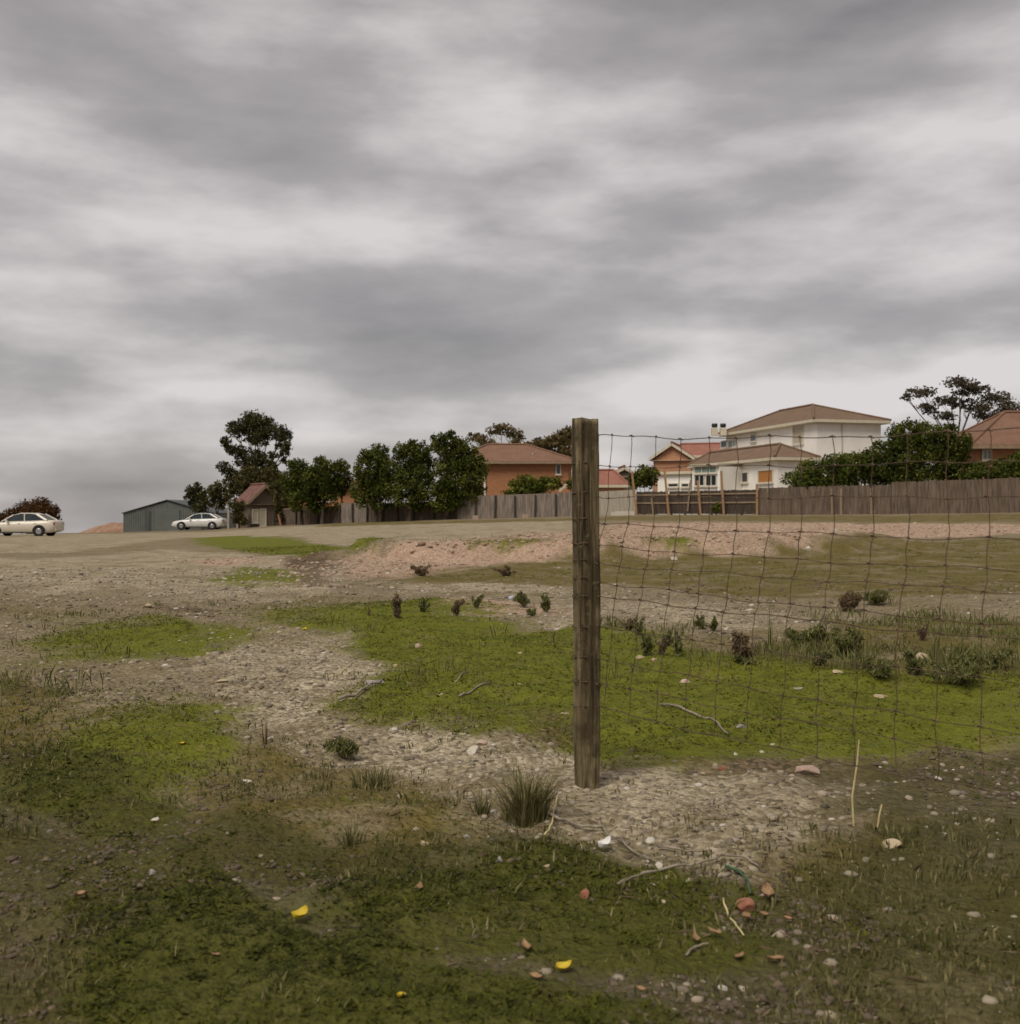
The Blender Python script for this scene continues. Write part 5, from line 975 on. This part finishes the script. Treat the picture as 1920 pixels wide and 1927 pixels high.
for q in (
 (890, 1418, 34, .7, 'stone_pale', 'whitish angular stone on gravel left of the post'), (907, 1402, 22, .8, 'stone_pink', 'small round pinkish stone touching the whitish angular stone'),
 (1517, 1456, 58, .42, 'stone_pink', 'long pink stone lying right of the post'), (1658, 1316, 30, .5, 'stone_tan', 'pale tan stone on the turf far right of the post'),
 (788, 1220, 17, .85, 'stone_pink', 'pinkish stone alone on the bright turf'), (1270, 1054, 22, .5, 'stone_pale', 'white stone on the olive slope right of the post'),
 (1520, 1036, 16, .7, 'stone_pale', 'pale stone on the far olive slope at the right'), (1740, 1246, 34, .9, 'stone_tan', 'rounded pale boulder among weeds near the right edge'),
 (1680, 1594, 40, .5, 'stone_tan', 'tan stone on dark ground at lower right'), (1385, 1425, 20, .7, 'stone_pale', 'small white stone on turf, larger of a row'),
 (1365, 1416, 14, .7, 'stone_pale', 'small white stone left in the row on turf'), (1435, 1418, 12, .7, 'stone_pale', 'tiny white stone right in the row on turf'), (1455, 1404, 12, .7, 'stone_pale', 'tiny white stone topmost in the row on turf'),
 (1393, 1374, 22, .7, 'stone_grey', 'grey stone at the end of the pale stick'), (1500, 1300, 26, .5, 'stone_grey', 'grey flat stone on turf right of the post'), (940, 1622, 20, .8, 'stone_grey', 'grey round stone below the grass tuft'),
 (1030, 1632, 20, .5, 'stone_tan', 'tan stone right of the grey round stone'), (880, 1576, 18, .6, 'stone_grey', 'greyish stone left below the grass tuft'), (1240, 1636, 22, .8, 'stone_pale', 'pale stone at the end of the long curved stick'), (1252, 1656, 22, .6, 'stone_tan', 'tan stone below the end of the long curved stick'),
 (798, 1590, 22, .6, 'stone_tan', 'tan stone on dark ground left of the grass tuft'), (292, 1548, 22, .8, 'stone_pale', 'pale stone on dark turf in the left foreground'), (287, 1644, 18, .8, 'stone_grey', 'greyish stone on dark turf at lower left'), (465, 1474, 24, .5, 'stone_pale', 'pale flat stone on the left foreground gravel'),
 (935, 1866, 42, .6, 'stone_pale', 'large pale stone at the bottom edge near the yellow leaf'), (1245, 1700, 22, .5, 'stone_tan', 'tan flat stone in the lower right foreground'), (1133, 1730, 18, .5, 'white_scrap', 'whitish chip right of the small red-brown ball'),
 (278, 1144, 22, .6, 'stone_tan', 'pale stone beside the dark rut on the left'), (420, 1284, 26, .4, 'stone_tan', 'tan flat stone on gravel in the left middle ground'), (708, 1288, 44, .4, 'stone_grey', 'flat grey stone at the edge of the turf'),
 (980, 1232, 15, .5, 'stone_tan', 'small tan stone on bright turf left of the post'), (745, 1254, 13, .6, 'stone_tan', 'small tan stone left on the bright turf'), (976, 1292, 13, .8, 'stone_pale', 'small pale stone on turf close left of the post'), (830, 1312, 13, 1.0, 'stone_tan', 'upright tan stone by the thin pale stick'),
 (1205, 1243, 20, .6, 'stone_tan', 'tan stone at the foot of the nearest upright weed'), (1232, 1246, 14, .7, 'stone_pink', 'pink stone right of the nearest upright weed'), (1578, 1268, 28, .5, 'stone_tan', 'tan stone below the broad dark bushes'), (1290, 1286, 24, .5, 'stone_pink', 'pinkish stone on turf under the weed group'),
 (1065, 1346, 22, .5, 'stone_tan', 'tan stone touching the left of the post on brown soil'), (998, 1362, 14, .7, 'stone_tan', 'small stone in the brown soil left of the post'), (1360, 1448, 22, .6, 'brick_bit', 'dull red brick bit on the dark soil right of the post')):
    stone(*q, group='loose stones told apart on the ground')
for q in ((1405, 1712, 44, .7, 'brick_bit', 'dark red brick fragment among brown leaves at lower right'),):
    stone(*q, name='brick_fragment', cat='brick fragment')
stone(1100, 1692, 25, 1.0, 'brick_bit', 'small red-brown ball below the post in the foreground', 'small_ball', 'ball', depth=1.0)
stone(960, 1127, 13, .7, 'blue_scrap', 'small blue and white scrap of plastic left of the post', 'plastic_scrap', 'litter')
def scrap(px, py, wpx, m, label, name, cat, curl=.5, group=None, asp=.75, rot=None):
    """a curled leaf or scrap with thickness lying on the ground"""
    b_ = G(px, py); r_ = wpx * b_.y / F / 2; a = random.random() * 6.28 if rot is None else rot; nu, nv = 9, 7; vs = []; fs = []
    for i in range(nu):
        u = i / (nu - 1) * 2 - 1; w_ = asp * math.sqrt(max(0, 1 - abs(u) ** 2.2)) * (1 - .25 * u) + .02
        for j in range(nv):
            v = j / (nv - 1) * 2 - 1; x_, y_ = u * r_, v * w_ * r_; z_ = curl * r_ * (.55 * v * v + .35 * u * u) + .25 * r_ * curl * u + .07 * r_ * math.sin(4 * u + 3 * v)
            vs.append(b_ + Vector((x_ * math.cos(a) - y_ * math.sin(a), x_ * math.sin(a) + y_ * math.cos(a), z_ + r_ * .22 + .012)))
    k_ = len(vs); vs += [v - Vector((0, 0, .0012)) for v in vs]
    for i in range(nu - 1):
        for j in range(nv - 1): q = (i * nv + j, i * nv + j + 1, (i + 1) * nv + j + 1, (i + 1) * nv + j); fs += [q, tuple(k_ + t_ for t_ in q[::-1])]
    mb = MB(); mb.add(vs, fs); return tag(mb.build(name, M[m], None, True), label, cat, group)
scrap(565, 1738, 34, 'yellow_leaf', 'yellow leaf on dark ground at lower left', 'fallen_leaf', 'leaf', .8, 'fallen leaves', .8, 1.0)
scrap(1061, 1836, 32, 'yellow_leaf', 'yellow leaf near the bottom edge, below the post', 'fallen_leaf', 'leaf', .8, 'fallen leaves', .85, .2)
scrap(344, 1406, 15, 'yellow_leaf', 'small yellow leaf on the dark green patch at left', 'fallen_leaf', 'leaf', .6, 'fallen leaves'); scrap(573, 1188, 12, 'yellow_leaf', 'tiny yellow leaf at the edge of the bright turf', 'fallen_leaf', 'leaf', .6, 'fallen leaves')
scrap(754, 1888, 22, 'yellow_leaf', 'dull yellow leaf at the very bottom edge', 'fallen_leaf', 'leaf', .6, 'fallen leaves'); scrap(153, 1696, 24, 'brown_leaf', 'brown leaf on dark ground at far lower left', 'fallen_leaf', 'leaf', .6, 'fallen leaves')
for px_, py_, w_, lb in ((1445, 1694, 52, 'long orange-brown leaf on top of the leaf litter at lower right'), (1405, 1738, 34, 'orange-brown leaf below the red brick fragment'), (1440, 1734, 28, 'small curled brown leaf right of the brick fragment'), (1485, 1740, 24, 'small orange leaf furthest right in the leaf litter'), (1310, 1778, 28, 'brown leaf left of the leaf litter at lower right'), (1345, 1768, 30, 'tan curled leaf in the leaf litter at lower right'), (1392, 1812, 26, 'tan leaf low in the leaf litter at lower right'), (1460, 1818, 34, 'brown leaf lowest in the leaf litter at lower right'), (1208, 1876, 28, 'brown leaf near the bottom edge right of centre'), (990, 1794, 34, 'reddish brown leaf above the yellow leaf at the bottom'), (1010, 1852, 36, 'brown leaf between pale stone and yellow leaf at the bottom'), (790, 1680, 28, 'brown leaf on dark ground below the tuft at left'), (405, 1808, 18, 'small orange leaf at lower left')):
    scrap(px_, py_, w_, 'brown_leaf', lb, 'fallen_leaf', 'leaf', .38, 'fallen leaves', .42)
scrap(1138, 1604, 28, 'white_scrap', 'crumpled white scrap below the post beside the curved stick', 'paper_scrap', 'litter', 1.2, None, .8, .6)
# lightly strewn litter nobody could count
x, y = fan(7000, 1.7, 12); c = cover(x, y, 3); keep = rng.random(len(x)) < .25 + .3 * c['soil'] + .2 * c['olive']; x, y = x[keep], y[keep]; k = len(x); z = gz(x, y); a = rng.random(k) * 6.283
ln_ = (.008 + .03 * rng.random(k) ** 2.5)[:, None]; dv_ = np.stack([np.cos(a), np.sin(a), rng.normal(0, .15, k)], 1) * ln_; pv = np.stack([-np.sin(a), np.cos(a), rng.normal(0, .4, k)], 1) * ln_ * .14; p0 = np.stack([x, y, z + .008], 1)
tag(bulk('plant_litter', np.stack([p0 - dv_, p0 - pv, p0 + dv_, p0 + pv], 1).reshape(-1, 3), np.arange(4 * k).reshape(-1, 4), L_['deadweed'], None, {'rnd': np.repeat(rng.random(k), 4)}), 'fine dry straw and leaf bits strewn over the ground', 'plant litter', kind='stuff')
